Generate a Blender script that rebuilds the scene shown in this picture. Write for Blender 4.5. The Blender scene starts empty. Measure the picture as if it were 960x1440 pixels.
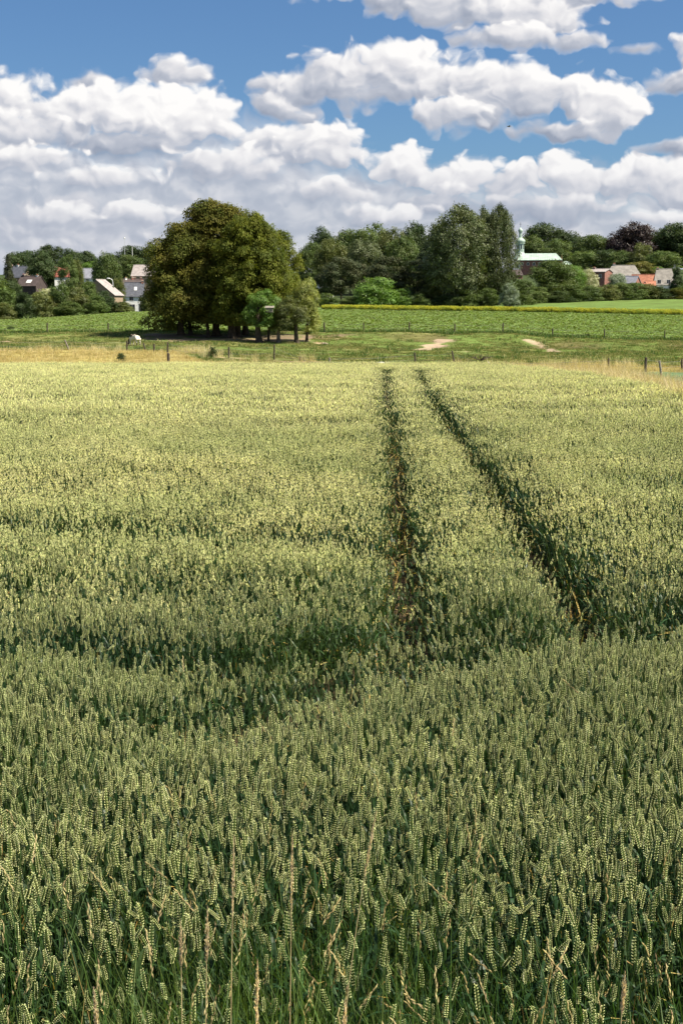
import bpy, math, random
import numpy as np
from mathutils import Vector, Matrix

R = math.radians
rng = np.random.default_rng(7)
random.seed(7)
scene = bpy.context.scene
col = scene.collection

# ------------------------------------------------------------------ camera
EYE = 3.0                      # height of the camera over z = 0 (about 1.7 m over the bank it stands on)
PITCH = math.atan(280 / 2000)
cam = bpy.data.objects.new('camera', bpy.data.cameras.new('camera'))
col.objects.link(cam)
cam.location = (0, 0, EYE)
cam.rotation_euler = (math.pi / 2 - PITCH, 0, 0)
cam.data.sensor_fit = 'VERTICAL'
cam.data.sensor_height = 36
cam.data.lens = 50
cam.data.clip_start = 0.1
cam.data.clip_end = 9000
scene.camera = cam

# ------------------------------------------------------------------ light
SUN_EL, SUN_AZ = 53, 106       # azimuth clockwise from +Y (the view direction); the sun stands to the right
sun = bpy.data.objects.new('sun', bpy.data.lights.new('sun', 'SUN'))
col.objects.link(sun)
sd = Vector((math.cos(R(SUN_EL)) * math.sin(R(SUN_AZ)), math.cos(R(SUN_EL)) * math.cos(R(SUN_AZ)), math.sin(R(SUN_EL))))
sun.rotation_euler = (-sd).to_track_quat('-Z', 'Y').to_euler()
sun.location = (30, 0, 60)
sun.data.energy = 5.0
sun.data.angle = R(0.53)
sun.data.color = (1.0, 0.925, 0.77)
scene.view_settings.view_transform = 'Standard'
scene.view_settings.look = 'None'
scene.view_settings.exposure = 0.95
scene.view_settings.gamma = 1.0

# ------------------------------------------------------------------ sky with cumulus (world, laid out by direction)
world = bpy.data.worlds.new('World')
scene.world = world
world.use_nodes = True

class NT:
    """tiny helper for building node graphs"""
    def __init__(s, tree):
        s.t = tree
    def n(s, typ, **kw):
        nd = s.t.nodes.new(typ)
        for k, v in kw.items():
            setattr(nd, k, v)
        return nd
    def link(s, a, b):
        s.t.links.new(a, b)
    def put(s, sock, v):
        if isinstance(v, bpy.types.NodeSocket):
            s.link(v, sock)
        elif v is not None:
            sock.default_value = v
    def math(s, op, a, b=None, c=None, clamp=False):
        nd = s.n('ShaderNodeMath', operation=op, use_clamp=clamp)
        s.put(nd.inputs[0], a); s.put(nd.inputs[1], b)
        if c is not None: s.put(nd.inputs[2], c)
        return nd.outputs[0]
    def vmath(s, op, a, b=None):
        nd = s.n('ShaderNodeVectorMath', operation=op)
        s.put(nd.inputs[0], a); s.put(nd.inputs[1], b)
        return nd.outputs['Value'] if op in ('LENGTH', 'DOT_PRODUCT', 'DISTANCE') else nd.outputs[0]
    def ramp(s, v, lo, hi, a=0.0, b=1.0, mode='SMOOTHSTEP'):
        nd = s.n('ShaderNodeMapRange', interpolation_type=mode)
        s.put(nd.inputs[0], v)
        for i, q in enumerate((lo, hi, a, b)): s.put(nd.inputs[i + 1], q)
        return nd.outputs[0]
    def mix(s, f, a, b, mode='MIX'):
        nd = s.n('ShaderNodeMix', data_type='RGBA', blend_type=mode)
        s.put(nd.inputs[0], f)
        for i, q in ((6, a), (7, b)):
            if isinstance(q, (tuple, list)): q = (*q[:3], 1)
            s.put(nd.inputs[i], q)
        return nd.outputs[2]
    def noise(s, vec, scale, detail=4, rough=0.55, dist=0.0, dim='3D'):
        nd = s.n('ShaderNodeTexNoise', noise_dimensions=dim)
        s.put(nd.inputs['Vector'], vec)
        nd.inputs['Scale'].default_value = scale; nd.inputs['Detail'].default_value = detail
        nd.inputs['Roughness'].default_value = rough; nd.inputs['Distortion'].default_value = dist
        return nd

# cumulus: soft puffs laid out over the sky direction (x = azimuth, y = elevation, in units of 0.05 rad), each lit from the
# upper right like a ball, their outlines and surfaces broken by shared noise
W = NT(world.node_tree)
world.node_tree.nodes.clear()
tc = W.n('ShaderNodeTexCoord')
sp = W.n('ShaderNodeSeparateXYZ'); W.link(tc.outputs['Generated'], sp.inputs[0])
az = W.math('ARCTAN2', sp.outputs[0], sp.outputs[1])
el = W.math('ARCSINE', sp.outputs[2])
cmb = W.n('ShaderNodeCombineXYZ')
W.link(W.math('ADD', W.math('MULTIPLY', az, 20.0), 4.8), cmb.inputs[0])
W.link(W.math('MULTIPLY', el, 20.0), cmb.inputs[1])
q = cmb.outputs[0]
wn = W.noise(q, 1.5, 3, .55, dim='2D')
wv = W.vmath('MULTIPLY', W.vmath('SUBTRACT', wn.outputs['Color'], (.5, .5, .5)), (.55, .30, 0))
qw = W.vmath('ADD', q, wv)
sc = W.vmath('MULTIPLY', qw, (1, 1.35, 1))
def billow(off, scale, sm):
    v = W.n('ShaderNodeTexVoronoi', feature='SMOOTH_F1', voronoi_dimensions='2D')
    W.link(W.vmath('ADD', sc, off), v.inputs['Vector']); v.inputs['Scale'].default_value = scale; v.inputs['Smoothness'].default_value = sm
    return v.outputs['Distance']
def surf(off):
    a = W.math('MULTIPLY', billow(off, 2.6, .8), -.85)
    b = W.math('MULTIPLY', billow(off, 6.0, .8), -.30)
    c = W.math('MULTIPLY', W.noise(W.vmath('ADD', sc, off), 4.0, 7, .52, dim='2D').outputs[0], .45)
    return W.math('ADD', W.math('ADD', a, b), c)
s0 = surf((0, 0, 0)); s1 = surf((.07, .11, 0))
relief = W.math('MULTIPLY', W.math('SUBTRACT', s0, s1), 1.0)          # small scale light and shade
edge = W.math('ADD', W.math('MULTIPLY', s0, .66), .20)                 # pushes the outlines in and out
PUFFS = [  # centre x, row, half width, half height, brightness, softness  (rows of the photograph / 100, growing downwards)
 (1.2, 3.3, 5.2, 1.35, -.10, .7), (8.2, 3.7, 5.5, 1.0, -.06, .6), (4.8, 4.0, 16, .8, -.05, .9),
 (-.4, 1.95, 1.2, .75, .05, .3), (.15, 1.62, .75, .36, .05, .3), (1.5, 1.40, .5, .2, -.12, .5), (2.55, 1.22, .42, .24, -.02, .35), (1.05, 1.75, .8, .38, .10, .25),
 (2.55, 1.78, .85, .46, .12, .25), (1.75, 1.72, .75, .36, .14, .25), (.4, 2.0, .8, .26, .0, .4), (2.0, 2.12, 1.5, .26, -.14, .6), (.45, 2.36, .95, .2, .06, .35),
 (3.9, 2.15, .9, .36, .06, .35), (4.55, 2.12, .65, .34, .12, .25), (3.2, 2.4, .9, .28, .02, .4), (1.5, 2.62, .9, .18, .06, .4),
 (4.7, 2.75, .8, .2, .05, .4), (2.0, 3.02, .6, .18, .10, .35), (.95, 3.08, .5, .16, .06, .4),
 (5.68, 2.46, .42, .32, .14, .22), (6.4, 2.58, .6, .30, .12, .25), (7.2, 2.66, .6, .26, .06, .3), (7.95, 2.58, .52, .34, .14, .22), (8.65, 2.62, .5, .32, .12, .25), (9.4, 2.66, .7, .36, .08, .25),
 (9.3, 2.26, .5, .12, -.16, .6), (6.1, 2.9, .9, .24, -.12, .5), (7.5, 2.98, 1.2, .24, -.12, .5), (9.1, 3.12, .38, .15, .12, .3), (5.4, 3.05, .7, .18, .04, .4),
 (4.25, 1.45, .7, .32, -.04, .35), (3.95, 1.66, .42, .24, -.08, .4), (4.8, 1.28, .62, .40, .0, .3), (5.6, 1.12, .52, .46, .10, .22), (6.1, 1.3, .6, .36, .08, .25),
 (6.9, 1.4, .7, .36, .02, .3), (6.6, 1.68, .85, .28, -.14, .5), (7.45, 1.42, .5, .30, .08, .25), (8.0, 1.48, .5, .30, .12, .22), (8.45, 1.7, .45, .38, .12, .2), (6.2, 1.72, .55, .22, .04, .3), (7.8, 1.96, .75, .16, -.14, .4),
 (4.9, -.05, 1.3, .26, .0, .5), (5.8, .12, .85, .34, .02, .3), (6.6, .28, .9, .42, .04, .3), (7.4, .45, .75, .38, .08, .25), (7.0, .76, .7, .18, .0, .35), (7.9, .82, .45, .12, -.02, .35), (8.2, .12, 1.0, .28, .04, .35),
 (9.75, 1.08, .5, .38, .02, .3), (9.35, 1.38, .4, .18, -.06, .4), (8.75, .98, .32, .09, -.12, .7),
]
A = None; Bv = None
for (cx, cy, w, h, br, soft) in PUFFS:
    nd = W.n('ShaderNodeVectorMath', operation='MULTIPLY_ADD')
    W.link(qw, nd.inputs[0]); nd.inputs[1].default_value = (1 / w, 1 / h, 0); nd.inputs[2].default_value = (-cx / w, -(4.4 - cy) / h, 0)
    loc_ = nd.outputs[0]
    k = min(1.0, .40 / h) if h < .9 else .45
    e = W.math('SUBTRACT', W.math('MULTIPLY_ADD', edge, k * 1.5, 1.02), W.vmath('LENGTH', loc_))
    al = W.ramp(e, -.06, soft * 1.2, mode='SMOOTHSTEP')
    kk = .35 if h > .9 else 1.0
    sh = W.math('ADD', W.vmath('DOT_PRODUCT', loc_, (.14 * kk, .37 * kk, 0)), .635 + br * 1.25)
    if A is None: A, Bv = al, sh
    else:
        A = W.math('MAXIMUM', A, al)
        m_ = W.n('ShaderNodeMix', data_type='FLOAT'); W.link(al, m_.inputs[0]); W.link(Bv, m_.inputs[2]); W.link(sh, m_.inputs[3]); Bv = m_.outputs[0]
# clouds elsewhere in the sky, outside the part the photograph shows
sq = W.n('ShaderNodeSeparateXYZ'); W.link(q, sq.inputs[0])
out = W.math('MAXIMUM', W.ramp(sq.outputs[0], 11, 15), W.ramp(sq.outputs[0], -1.5, -5))
out = W.math('MAXIMUM', out, W.ramp(sq.outputs[1], 5.2, 7.5))
wild = W.noise(q, .33, 6, .55, dim='2D').outputs[0]
A = W.math('MAXIMUM', A, W.math('MULTIPLY', out, W.ramp(wild, .50, .60)))
Bo = W.math('ADD', W.math('MULTIPLY', wild, .5), .22)
m_ = W.n('ShaderNodeMix', data_type='FLOAT'); W.link(out, m_.inputs[0]); W.link(Bv, m_.inputs[2]); W.link(Bo, m_.inputs[3])
lit = W.math('ADD', m_.outputs[0], W.math('MULTIPLY', relief, W.math('MULTIPLY_ADD', W.ramp(el, .04, .12), .16, .30)))
cc = W.n('ShaderNodeValToRGB')
W.link(lit, cc.inputs[0])
cr = cc.color_ramp
cr.elements[0].position = .22; cr.elements[0].color = (.30, .34, .43, 1)
cr.elements[1].position = .97; cr.elements[1].color = (.97, .95, .93, 1)
e_ = cr.elements.new(.52); e_.color = (.49, .515, .585, 1)
e_ = cr.elements.new(.74); e_.color = (.76, .75, .77, 1)
hz = W.ramp(el, 0.15, -0.02)
ccol = W.mix(W.math('MULTIPLY', hz, .5), cc.outputs[0], (.48, .51, .60))
bank = W.ramp(W.math('ADD', el, W.math('MULTIPLY', s0, .03)), W.ramp(sq.outputs[0], 3.2, 6.6, .135, .088), W.ramp(sq.outputs[0], 3.2, 6.6, .085, .058))
alpha = W.math('MAXIMUM', A, W.math('MULTIPLY', bank, .93))
sky = W.n('ShaderNodeTexSky', sky_type='NISHITA')
sky.sun_disc = False; sky.sun_elevation = R(SUN_EL); sky.sun_rotation = R(SUN_AZ)
sky.air_density = 1.0; sky.dust_density = 0.6; sky.ozone_density = 1.5
bg1 = W.n('ShaderNodeBackground'); bg1.inputs[1].default_value = 0.050
W.link(W.mix(1.0, sky.outputs[0], (.57, .80, 1.07), 'MULTIPLY'), bg1.inputs[0])
bg2 = W.n('ShaderNodeBackground'); bg2.inputs[1].default_value = 0.55
W.link(ccol, bg2.inputs[0])
mx = W.n('ShaderNodeMixShader')
W.link(W.math('MULTIPLY', alpha, .97), mx.inputs[0]); W.link(bg1.outputs[0], mx.inputs[1]); W.link(bg2.outputs[0], mx.inputs[2])
wo = W.n('ShaderNodeOutputWorld'); W.link(mx.outputs[0], wo.inputs[0])
world.cycles.sampling_method = 'MANUAL'
world.cycles.sample_map_resolution = 512

# ------------------------------------------------------------------ helpers
def fade(t): return t * t * t * (t * (t * 6 - 15) + 10)
_perm = np.random.default_rng(3).random((512, 512))
def vnoise(x, y):
    xi = np.floor(x).astype(int); yi = np.floor(y).astype(int)
    u = fade(x - xi); v = fade(y - yi)
    a = _perm[xi % 512, yi % 512]; b = _perm[(xi + 1) % 512, yi % 512]
    c = _perm[xi % 512, (yi + 1) % 512]; d = _perm[(xi + 1) % 512, (yi + 1) % 512]
    return (a * (1 - u) + b * u) * (1 - v) + (c * (1 - u) + d * u) * v
def fbm(x, y, o=4):
    s = 0; a = .5; x = np.asarray(x, float); y = np.asarray(y, float)
    for i in range(o):
        s = s + a * vnoise(x + 31.7 * i, y + 17.3 * i); x = x * 2.03; y = y * 2.03; a *= .5
    return s / (1 - .5 ** o)
def sstep(a, b, x):
    t = np.clip((x - a) / (b - a), 0, 1); return t * t * (3 - 2 * t)

YN = np.array([-60, -3, 0, 2.5, 3.45, 7.2, 8.4, 14, 27, 46, 61, 80, 100, 120, 150, 168, 180, 185, 235, 290, 340, 400, 450, 500, 560, 650, 800, 1200, 5000.])
near = [-1.9, -1.75, -1.72, -2.4, -2.66, -2.77, -2.82, -2.95, -3.0, -3.12, -3.41, -3.73, -4.1]
ZC = {0:   near + [-4.2, -3.85, -3.45, -2.75, -2.6, -2.0, -1.6, -.5, 2.5, 6, 9.5, 13, 17, 21, 24, 24],
      220: near + [-4.25, -3.95, -3.3, -2.6, -2.45, -1.2, .0, .3, .2, .1, 4, 10, 16, 21, 24, 24],
      480: near + [-4.3, -4.25, -3.7, -2.7, -2.5, -.9, .75, 1.9, 5, 8, 11, 14, 18, 22, 26, 26],
      640: near + [-4.3, -4.3, -4.1, -2.75, -2.55, -1.0, .75, 2.3, 5.5, 8.5, 11, 14.5, 18, 22, 26, 26],
      960: near + [-4.3, -4.45, -4.45, -3.75, -3.5, -1.7, .75, 3.15, 6.5, 9, 11.5, 15, 19, 24, 28, 28]}
CX = sorted(ZC)
def px_of(x, y): return 480 + 2000 * x / np.maximum(np.asarray(y, float) * .991, 2)
def ground(x, y):
    """height of the ground at (x, y), metres"""
    x = np.asarray(x, float); y = np.asarray(y, float)
    p = np.clip(px_of(x, y), 0, 960)
    # the pasture bank bulges in and out
    ys = y + sstep(150, 168, y) * (1 - sstep(180, 186, y)) * 15 * (fbm(x / 11 + 5, y * 0 + 2.5, 2) - .5) * sstep(430, 560, p)
    zs = [np.interp(ys, YN, ZC[c]) for c in CX]
    z = zs[0]
    for i in range(len(CX) - 1):
        t = sstep(CX[i], CX[i + 1], p)
        z = np.where(p >= CX[i], zs[i] * (1 - t) + zs[i + 1] * t, z)
    past = sstep(92, 110, y) * (1 - sstep(186, 200, y))
    z = z + past * .55 * (fbm(x / 7, y / 4) - .5) + past * .12 * (fbm(x / 1.3, y / 1.3, 2) - .5)
    z = z + (1 - sstep(80, 100, y)) * .10 * (fbm(x / 4 + 9, y / 4 + 3, 2) - .5) * sstep(1, 4, y)
    return z + EYE
def gz(x, y): return float(ground(x, y))
def ray(px, row):
    c, s = math.cos(PITCH), math.sin(PITCH)
    u = (px - 480) / 2000; v = (720 - row) / 2000
    d = Vector((u, c + v * s, -s + v * c)); return d / d.y
def at(px, row, Y):
    d = ray(px, row) * Y
    return Vector((d.x, d.y, d.z + EYE))
def xat(px, Y): return at(px, 440, Y).x
def hit(px, row, lo=60., hi=400., lift=0.0):
    """the point where a sight line at this direction meets the ground, searched from lo"""
    d = ray(px, row); ys = np.arange(lo, hi, .25)
    dz = EYE + d.z * ys - ground(d.x * ys, ys) - lift
    k = np.argmax(dz < 0)
    y = float(ys[k]) if (dz < 0).any() else hi
    return Vector((d.x * y, y, gz(d.x * y, y)))

def tag(o, label=None, cat=None, group=None, kind=None):
    if label: o['label'] = label
    if cat: o['category'] = cat
    if group: o['group'] = group
    if kind: o['kind'] = kind
    return o
def empty(name, loc, rz=0.0, **kw):
    o = bpy.data.objects.new(name, None); col.objects.link(o)
    o.location = loc; o.rotation_euler = (0, 0, rz); o.empty_display_size = .3
    return tag(o, **kw)

def np_mesh(name, V, F, mats, mi=None, smooth=False, attrs=None):
    """mesh from a vertex array and a face array (all faces the same size) or a list of such arrays"""
    me = bpy.data.meshes.new(name)
    Fs = F if isinstance(F, list) else [F]
    Fs = [np.asarray(f, np.int32) for f in Fs if len(f)]
    V = np.asarray(V, np.float32)
    nl = sum(f.size for f in Fs); nf = sum(len(f) for f in Fs)
    me.vertices.add(len(V)); me.vertices.foreach_set('co', V.ravel())
    me.loops.add(nl); me.polygons.add(nf)
    me.loops.foreach_set('vertex_index', np.concatenate([f.ravel() for f in Fs]))
    tot = np.concatenate([np.full(len(f), f.shape[1], np.int32) for f in Fs])
    me.polygons.foreach_set('loop_start', np.concatenate([[0], np.cumsum(tot)[:-1]]).astype(np.int32))
    me.polygons.foreach_set('loop_total', tot)
    if mi is not None: me.polygons.foreach_set('material_index', np.asarray(mi, np.int32))
    me.polygons.foreach_set('use_smooth', np.full(nf, smooth))
    for m in mats: me.materials.append(m)
    for an, (dom, typ, arr) in (attrs or {}).items():
        a = me.attributes.new(an, typ, dom)
        key = 'value' if typ in ('FLOAT', 'INT') else ('color' if 'COLOR' in typ else 'vector')
        a.data.foreach_set(key, np.asarray(arr, np.int32 if typ == 'INT' else np.float32).ravel())
    me.update(calc_edges=True)
    return me

class MB:
    """collects boxes, tubes and prisms for one mesh"""
    def __init__(s): s.v = []; s.f = []; s.m = []; s.mats = []
    def mat(s, m):
        if m not in s.mats: s.mats.append(m)
        return s.mats.index(m)
    def poly(s, vs, fs, m):
        o = len(s.v); s.v += [tuple(v) for v in vs]; k = s.mat(m)
        for f in fs: s.f.append(tuple(i + o for i in f)); s.m.append(k)
        return s
    def box(s, x0, x1, y0, y1, z0, z1, m, mx=None):
        vs = [Vector((x, y, z)) for z in (z0, z1) for y in (y0, y1) for x in (x0, x1)]
        if mx is not None: vs = [mx @ v for v in vs]
        return s.poly(vs, [(0, 2, 3, 1), (4, 5, 7, 6), (0, 1, 5, 4), (1, 3, 7, 5), (3, 2, 6, 7), (2, 0, 4, 6)], m)
    def tube(s, pts, rad, m, n=8, cap=True):
        pts = [Vector(p) for p in pts]; vs = []; fs = []
        for i, p in enumerate(pts):
            d = (pts[min(i + 1, len(pts) - 1)] - pts[max(i - 1, 0)]).normalized()
            a = d.cross(Vector((0, 1, 0)) if abs(d.y) < .9 else Vector((1, 0, 0))).normalized(); b = d.cross(a)
            r = rad[i] if isinstance(rad, (list, tuple)) else rad
            for k in range(n):
                t = 2 * math.pi * k / n; vs.append(p + (a * math.cos(t) + b * math.sin(t)) * r)
        for i in range(len(pts) - 1):
            for k in range(n):
                k2 = (k + 1) % n; fs.append((i * n + k, i * n + k2, (i + 1) * n + k2, (i + 1) * n + k))
        if cap: fs += [tuple(range(n))[::-1], tuple((len(pts) - 1) * n + k for k in range(n))]
        return s.poly(vs, fs, m)
    def lathe(s, prof, m, c=(0, 0, 0), n=16):
        vs = [(c[0] + r * math.cos(2 * math.pi * k / n), c[1] + r * math.sin(2 * math.pi * k / n), c[2] + z) for r, z in prof for k in range(n)]
        fs = [(i * n + k, i * n + (k + 1) % n, (i + 1) * n + (k + 1) % n, (i + 1) * n + k) for i in range(len(prof) - 1) for k in range(n)]
        return s.poly(vs, fs + [tuple(range(n))[::-1], tuple((len(prof) - 1) * n + k for k in range(n))], m)
    def mesh(s, name, smooth=False):
        me = bpy.data.meshes.new(name); me.from_pydata([tuple(v) for v in s.v], [], s.f)
        for m in s.mats: me.materials.append(m)
        me.polygons.foreach_set('material_index', s.m); me.polygons.foreach_set('use_smooth', [smooth] * len(s.f))
        me.update(); return me
    def build(s, name, parent=None, loc=None, smooth=False):
        o = bpy.data.objects.new(name, s.mesh(name, smooth)); col.objects.link(o)
        if parent: o.parent = parent
        if loc is not None: o.location = loc
        return o
def link(name, me, parent=None, loc=None, rot=None, scale=None):
    o = bpy.data.objects.new(name, me); col.objects.link(o)
    if parent: o.parent = parent
    if loc is not None: o.location = loc
    if rot is not None: o.rotation_euler = rot
    if scale is not None: o.scale = scale
    return o

# ------------------------------------------------------------------ materials
def mat(name, rough=.8, spec=.3):
    m = bpy.data.materials.new(name); m.use_nodes = True
    t = NT(m.node_tree); b = m.node_tree.nodes['Principled BSDF']
    b.inputs['Roughness'].default_value = rough
    b.inputs['Specular IOR Level'].default_value = spec
    return m, t, b
def plain(name, c, var=.25, scale=3.0, rough=.85, spec=.25, bump=.0, c2=None, metallic=0):
    """colour broken by object-space noise, with wear"""
    m, t, b = mat(name, rough, spec)
    tcn = t.n('ShaderNodeTexCoord')
    nz = t.noise(tcn.outputs['Object'], scale, 6, .65).outputs[0]
    c2 = c2 or tuple(x * (1 - var) for x in c)
    t.link(t.mix(t.ramp(nz, .3, .7), c2, tuple(min(1, x * (1 + var * .5)) for x in c)), b.inputs['Base Color'])
    b.inputs['Metallic'].default_value = metallic
    if bump:
        bp = t.n('ShaderNodeBump'); bp.inputs['Strength'].default_value = bump; bp.inputs['Distance'].default_value = .05
        t.link(t.noise(tcn.outputs['Object'], scale * 5, 5, .6).outputs[0], bp.inputs['Height']); t.link(bp.outputs[0], b.inputs['Normal'])
    return m
def brickmat(name, c1, c2, mortar, bw=.22, bh=.075):
    m, t, b = mat(name, .9, .2)
    tcn = t.n('ShaderNodeTexCoord')
    br = t.n('ShaderNodeTexBrick')
    sepn = t.n('ShaderNodeSeparateXYZ'); t.link(tcn.outputs['Object'], sepn.inputs[0])
    cb = t.n('ShaderNodeCombineXYZ')
    t.link(t.math('ADD', sepn.outputs[0], sepn.outputs[1]), cb.inputs[0]); t.link(sepn.outputs[2], cb.inputs[1])
    t.link(cb.outputs[0], br.inputs['Vector'])
    br.inputs['Scale'].default_value = 1; br.inputs['Brick Width'].default_value = bw; br.inputs['Row Height'].default_value = bh
    br.inputs['Mortar Size'].default_value = bh * .08
    br.inputs['Color1'].default_value = (*c1, 1); br.inputs['Color2'].default_value = (*c2, 1); br.inputs['Mortar'].default_value = (*mortar, 1)
    nz = t.noise(tcn.outputs['Object'], .8, 5, .6).outputs[0]
    t.link(t.mix(t.math('MULTIPLY', t.ramp(nz, .35, .7), .35), br.outputs[0], tuple(x * .6 for x in c2)), b.inputs['Base Color'])
    return m
def leafmat(name, c, c2, trans=.35, spec=.25, rough=.55, patch=1.2, objvar=.15, haze=0):
    """foliage: two leaf colours by clump, each leaf a little different, light shining through"""
    m = bpy.data.materials.new(name); m.use_nodes = True
    t = NT(m.node_tree); nt = m.node_tree; b = nt.nodes['Principled BSDF']; o = nt.nodes['Material Output']
    geo = t.n('ShaderNodeNewGeometry'); oi = t.n('ShaderNodeObjectInfo')
    at_ = t.n('ShaderNodeAttribute', attribute_name='rnd', attribute_type='GEOMETRY')
    nz = t.noise(geo.outputs['Position'], patch, 3, .6).outputs[0]
    base = t.mix(t.ramp(nz, .38, .64), c, c2)
    hsv = t.n('ShaderNodeHueSaturation'); t.link(base, hsv.inputs['Color'])
    t.link(t.math('ADD', .5 - .02, t.math('MULTIPLY', at_.outputs['Fac'], .04)), hsv.inputs['Hue'])
    v = t.math('ADD', .7 - objvar, t.math('ADD', t.math('MULTIPLY', at_.outputs['Fac'], .6), t.math('MULTIPLY', oi.outputs['Random'], objvar * 2)))
    t.link(v, hsv.inputs['Value'])
    t.link(hsv.outputs[0], b.inputs['Base Color'])
    b.inputs['Roughness'].default_value = rough; b.inputs['Specular IOR Level'].default_value = spec
    tr = t.n('ShaderNodeBsdfTranslucent')
    t.link(t.mix(1.0, hsv.outputs[0], (1.25, 1.3, .55), 'MULTIPLY'), tr.inputs[0])
    ms = t.n('ShaderNodeMixShader'); ms.inputs[0].default_value = trans
    t.link(b.outputs[0], ms.inputs[1]); t.link(tr.outputs[0], ms.inputs[2]); t.link(ms.outputs[0], o.inputs[0])
    return m

# ------------------------------------------------------------------ the ground: one sheet to the horizon
def ground_mesh():
    ys = np.concatenate([np.linspace(-60, -4, 12), np.linspace(-3, 12, 40), np.linspace(12.6, 92, 90), np.linspace(92.6, 196, 240),
                         np.linspace(197, 350, 90), np.linspace(354, 700, 60), np.geomspace(720, 5000, 24)])
    us = np.sinh(np.linspace(-3.2, 3.2, 620)) / math.sinh(3.2) * 2.2
    us = np.sort(np.concatenate([us * .0 + np.linspace(-.33, .33, 620), np.geomspace(.34, 2.2, 24), -np.geomspace(.34, 2.2, 24)]))
    Y, U = np.meshgrid(ys, us, indexing='ij')
    X = U * (np.abs(Y) + 12)
    Z = ground(X, Y)
    P = px_of(X, Y); n1 = fbm(X / 9, Y / 9); n2 = fbm(X / 1.8, Y / 1.8)
    # what grows or lies where: base colours (linear)
    C = np.zeros(X.shape + (3,))
    def lay(m, c):
        m = np.clip(m, 0, 1)[..., None]; C[:] = C * (1 - m) + np.array(c) * m
    lay(np.ones_like(X), (.075, .052, .032))                                                    # soil under the wheat
    e = (n2 - .5) * 3 + (n1 - .5) * 4
    tan_end = np.interp(P, [0, 230, 300, 480, 960], [146, 150, 118, 112, 108]) + e
    lay(sstep(wheat_edge(X, Y) - .6, wheat_edge(X, Y) + .4, Y), (.33, .27, .10))                # dry grass belt
    lay(sstep(-1.5, 1.5, Y - tan_end), (.125, .172, .040))
    lay(sstep(868, 905, P + e * 8) * sstep(6, 9, Y - wheat_edge(X, Y)) * (1 - sstep(98, 104, Y)), (.11, .17, .075))                                     # grazed pasture
    past = (Y > 108) * (Y < 186)
    lay(past * sstep(.5, .68, n1) * .7 * (Y > tan_end), (.20, .18, .065))
    lay(past * sstep(.52, .72, fbm(X / 4 + 8, Y / 6 + 1)) * .6 * (Y > tan_end), (.10, .125, .035))
    lay((Y > 166) * (Y < 182) * sstep(520, 640, P) * sstep(.42, .6, n1) * .75, (.12, .10, .042))   # brown broken turf on the bank
    # worn bare earth: cattle path, scars on the bank, under the trees
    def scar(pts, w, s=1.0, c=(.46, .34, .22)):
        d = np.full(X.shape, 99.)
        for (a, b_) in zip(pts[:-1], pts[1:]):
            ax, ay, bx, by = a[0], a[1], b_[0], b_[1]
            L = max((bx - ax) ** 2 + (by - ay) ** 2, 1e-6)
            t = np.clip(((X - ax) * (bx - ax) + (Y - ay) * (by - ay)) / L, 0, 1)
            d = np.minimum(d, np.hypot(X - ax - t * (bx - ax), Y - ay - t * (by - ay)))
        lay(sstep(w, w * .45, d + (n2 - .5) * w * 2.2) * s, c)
    def P2(px, row): h = hit(px, row, 96); return (h.x, h.y)
    scar([P2(592, 492), P2(606, 488), P2(615, 485)], 1.0, .85, (.40, .30, .21)); scar([P2(612, 487), P2(624, 478)], 1.3, .9, (.40, .30, .21))
    scar([P2(588, 492), P2(640, 494), P2(660, 495)], .5, .5)
    scar([P2(741, 478), P2(757, 483), P2(768, 490), P2(776, 495)], .75, .85, (.42, .31, .22))
    path = [P2(p, r) for p, r in ((270, 500), (330, 505), (400, 509), (470, 511), (560, 512), (660, 514), (760, 515), (860, 519), (960, 521))]
    scar(path, .9, .75, (.42, .31, .20))
    scar([P2(-5, 493), P2(30, 493), P2(60, 494)], .8, .8); scar([P2(-10, 484), P2(5, 481)], 1.2, .9); scar([P2(10, 478), P2(16, 478)], .7, .8)
    scar([P2(450, 482), P2(456, 485)], .8, .9)
    tree_y = 176
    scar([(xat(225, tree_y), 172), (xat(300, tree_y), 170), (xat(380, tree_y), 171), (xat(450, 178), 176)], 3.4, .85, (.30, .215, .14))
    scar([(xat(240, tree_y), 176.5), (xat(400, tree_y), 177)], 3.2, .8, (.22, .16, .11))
    scar([(xat(-40, 183), 184)] + [(xat(p, 184), 184.3) for p in (60, 170, 320, 520, 640, 760, 860, 1000)], .8, .55, (.34, .27, .13))   # margin along the far fence
    # crops behind the pasture
    crop0 = 185.3 + (n2 - .5) * 1.0
    lay(sstep(-.4, .4, Y - crop0), (.10, .16, .04))
    yel = yellow_y(P)
    lay(sstep(-1, 1, Y - yel - 2), (.125, .185, .045))
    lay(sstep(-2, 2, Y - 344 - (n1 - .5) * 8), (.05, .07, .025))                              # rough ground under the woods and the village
    C *= (.9 + .2 * n2[..., None])
    ny, nx = X.shape
    V = np.stack([X, Y, Z], -1).reshape(-1, 3)
    i = np.arange((ny - 1) * nx).reshape(ny - 1, nx)[:, :-1].ravel()
    F = np.stack([i, i + 1, i + nx + 1, i + nx], 1)
    m, t, b = mat('ground_cover', .95, .1)
    ac = t.n('ShaderNodeAttribute', attribute_name='cover')
    geo = t.n('ShaderNodeNewGeometry')
    n_a = t.noise(geo.outputs['Position'], 1.6, 6, .7).outputs[0]; n_b = t.noise(geo.outputs['Position'], .22, 4, .6).outputs[0]
    hsv = t.n('ShaderNodeHueSaturation'); t.link(ac.outputs['Color'], hsv.inputs['Color'])
    t.link(t.math('ADD', t.ramp(n_a, .3, .7, .65, 1.0, 'LINEAR'), t.ramp(n_b, .35, .65, -.08, .34, 'LINEAR')), hsv.inputs['Value'])
    t.link(t.ramp(n_b, .3, .7, .49, .512, 'LINEAR'), hsv.inputs['Hue'])
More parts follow.
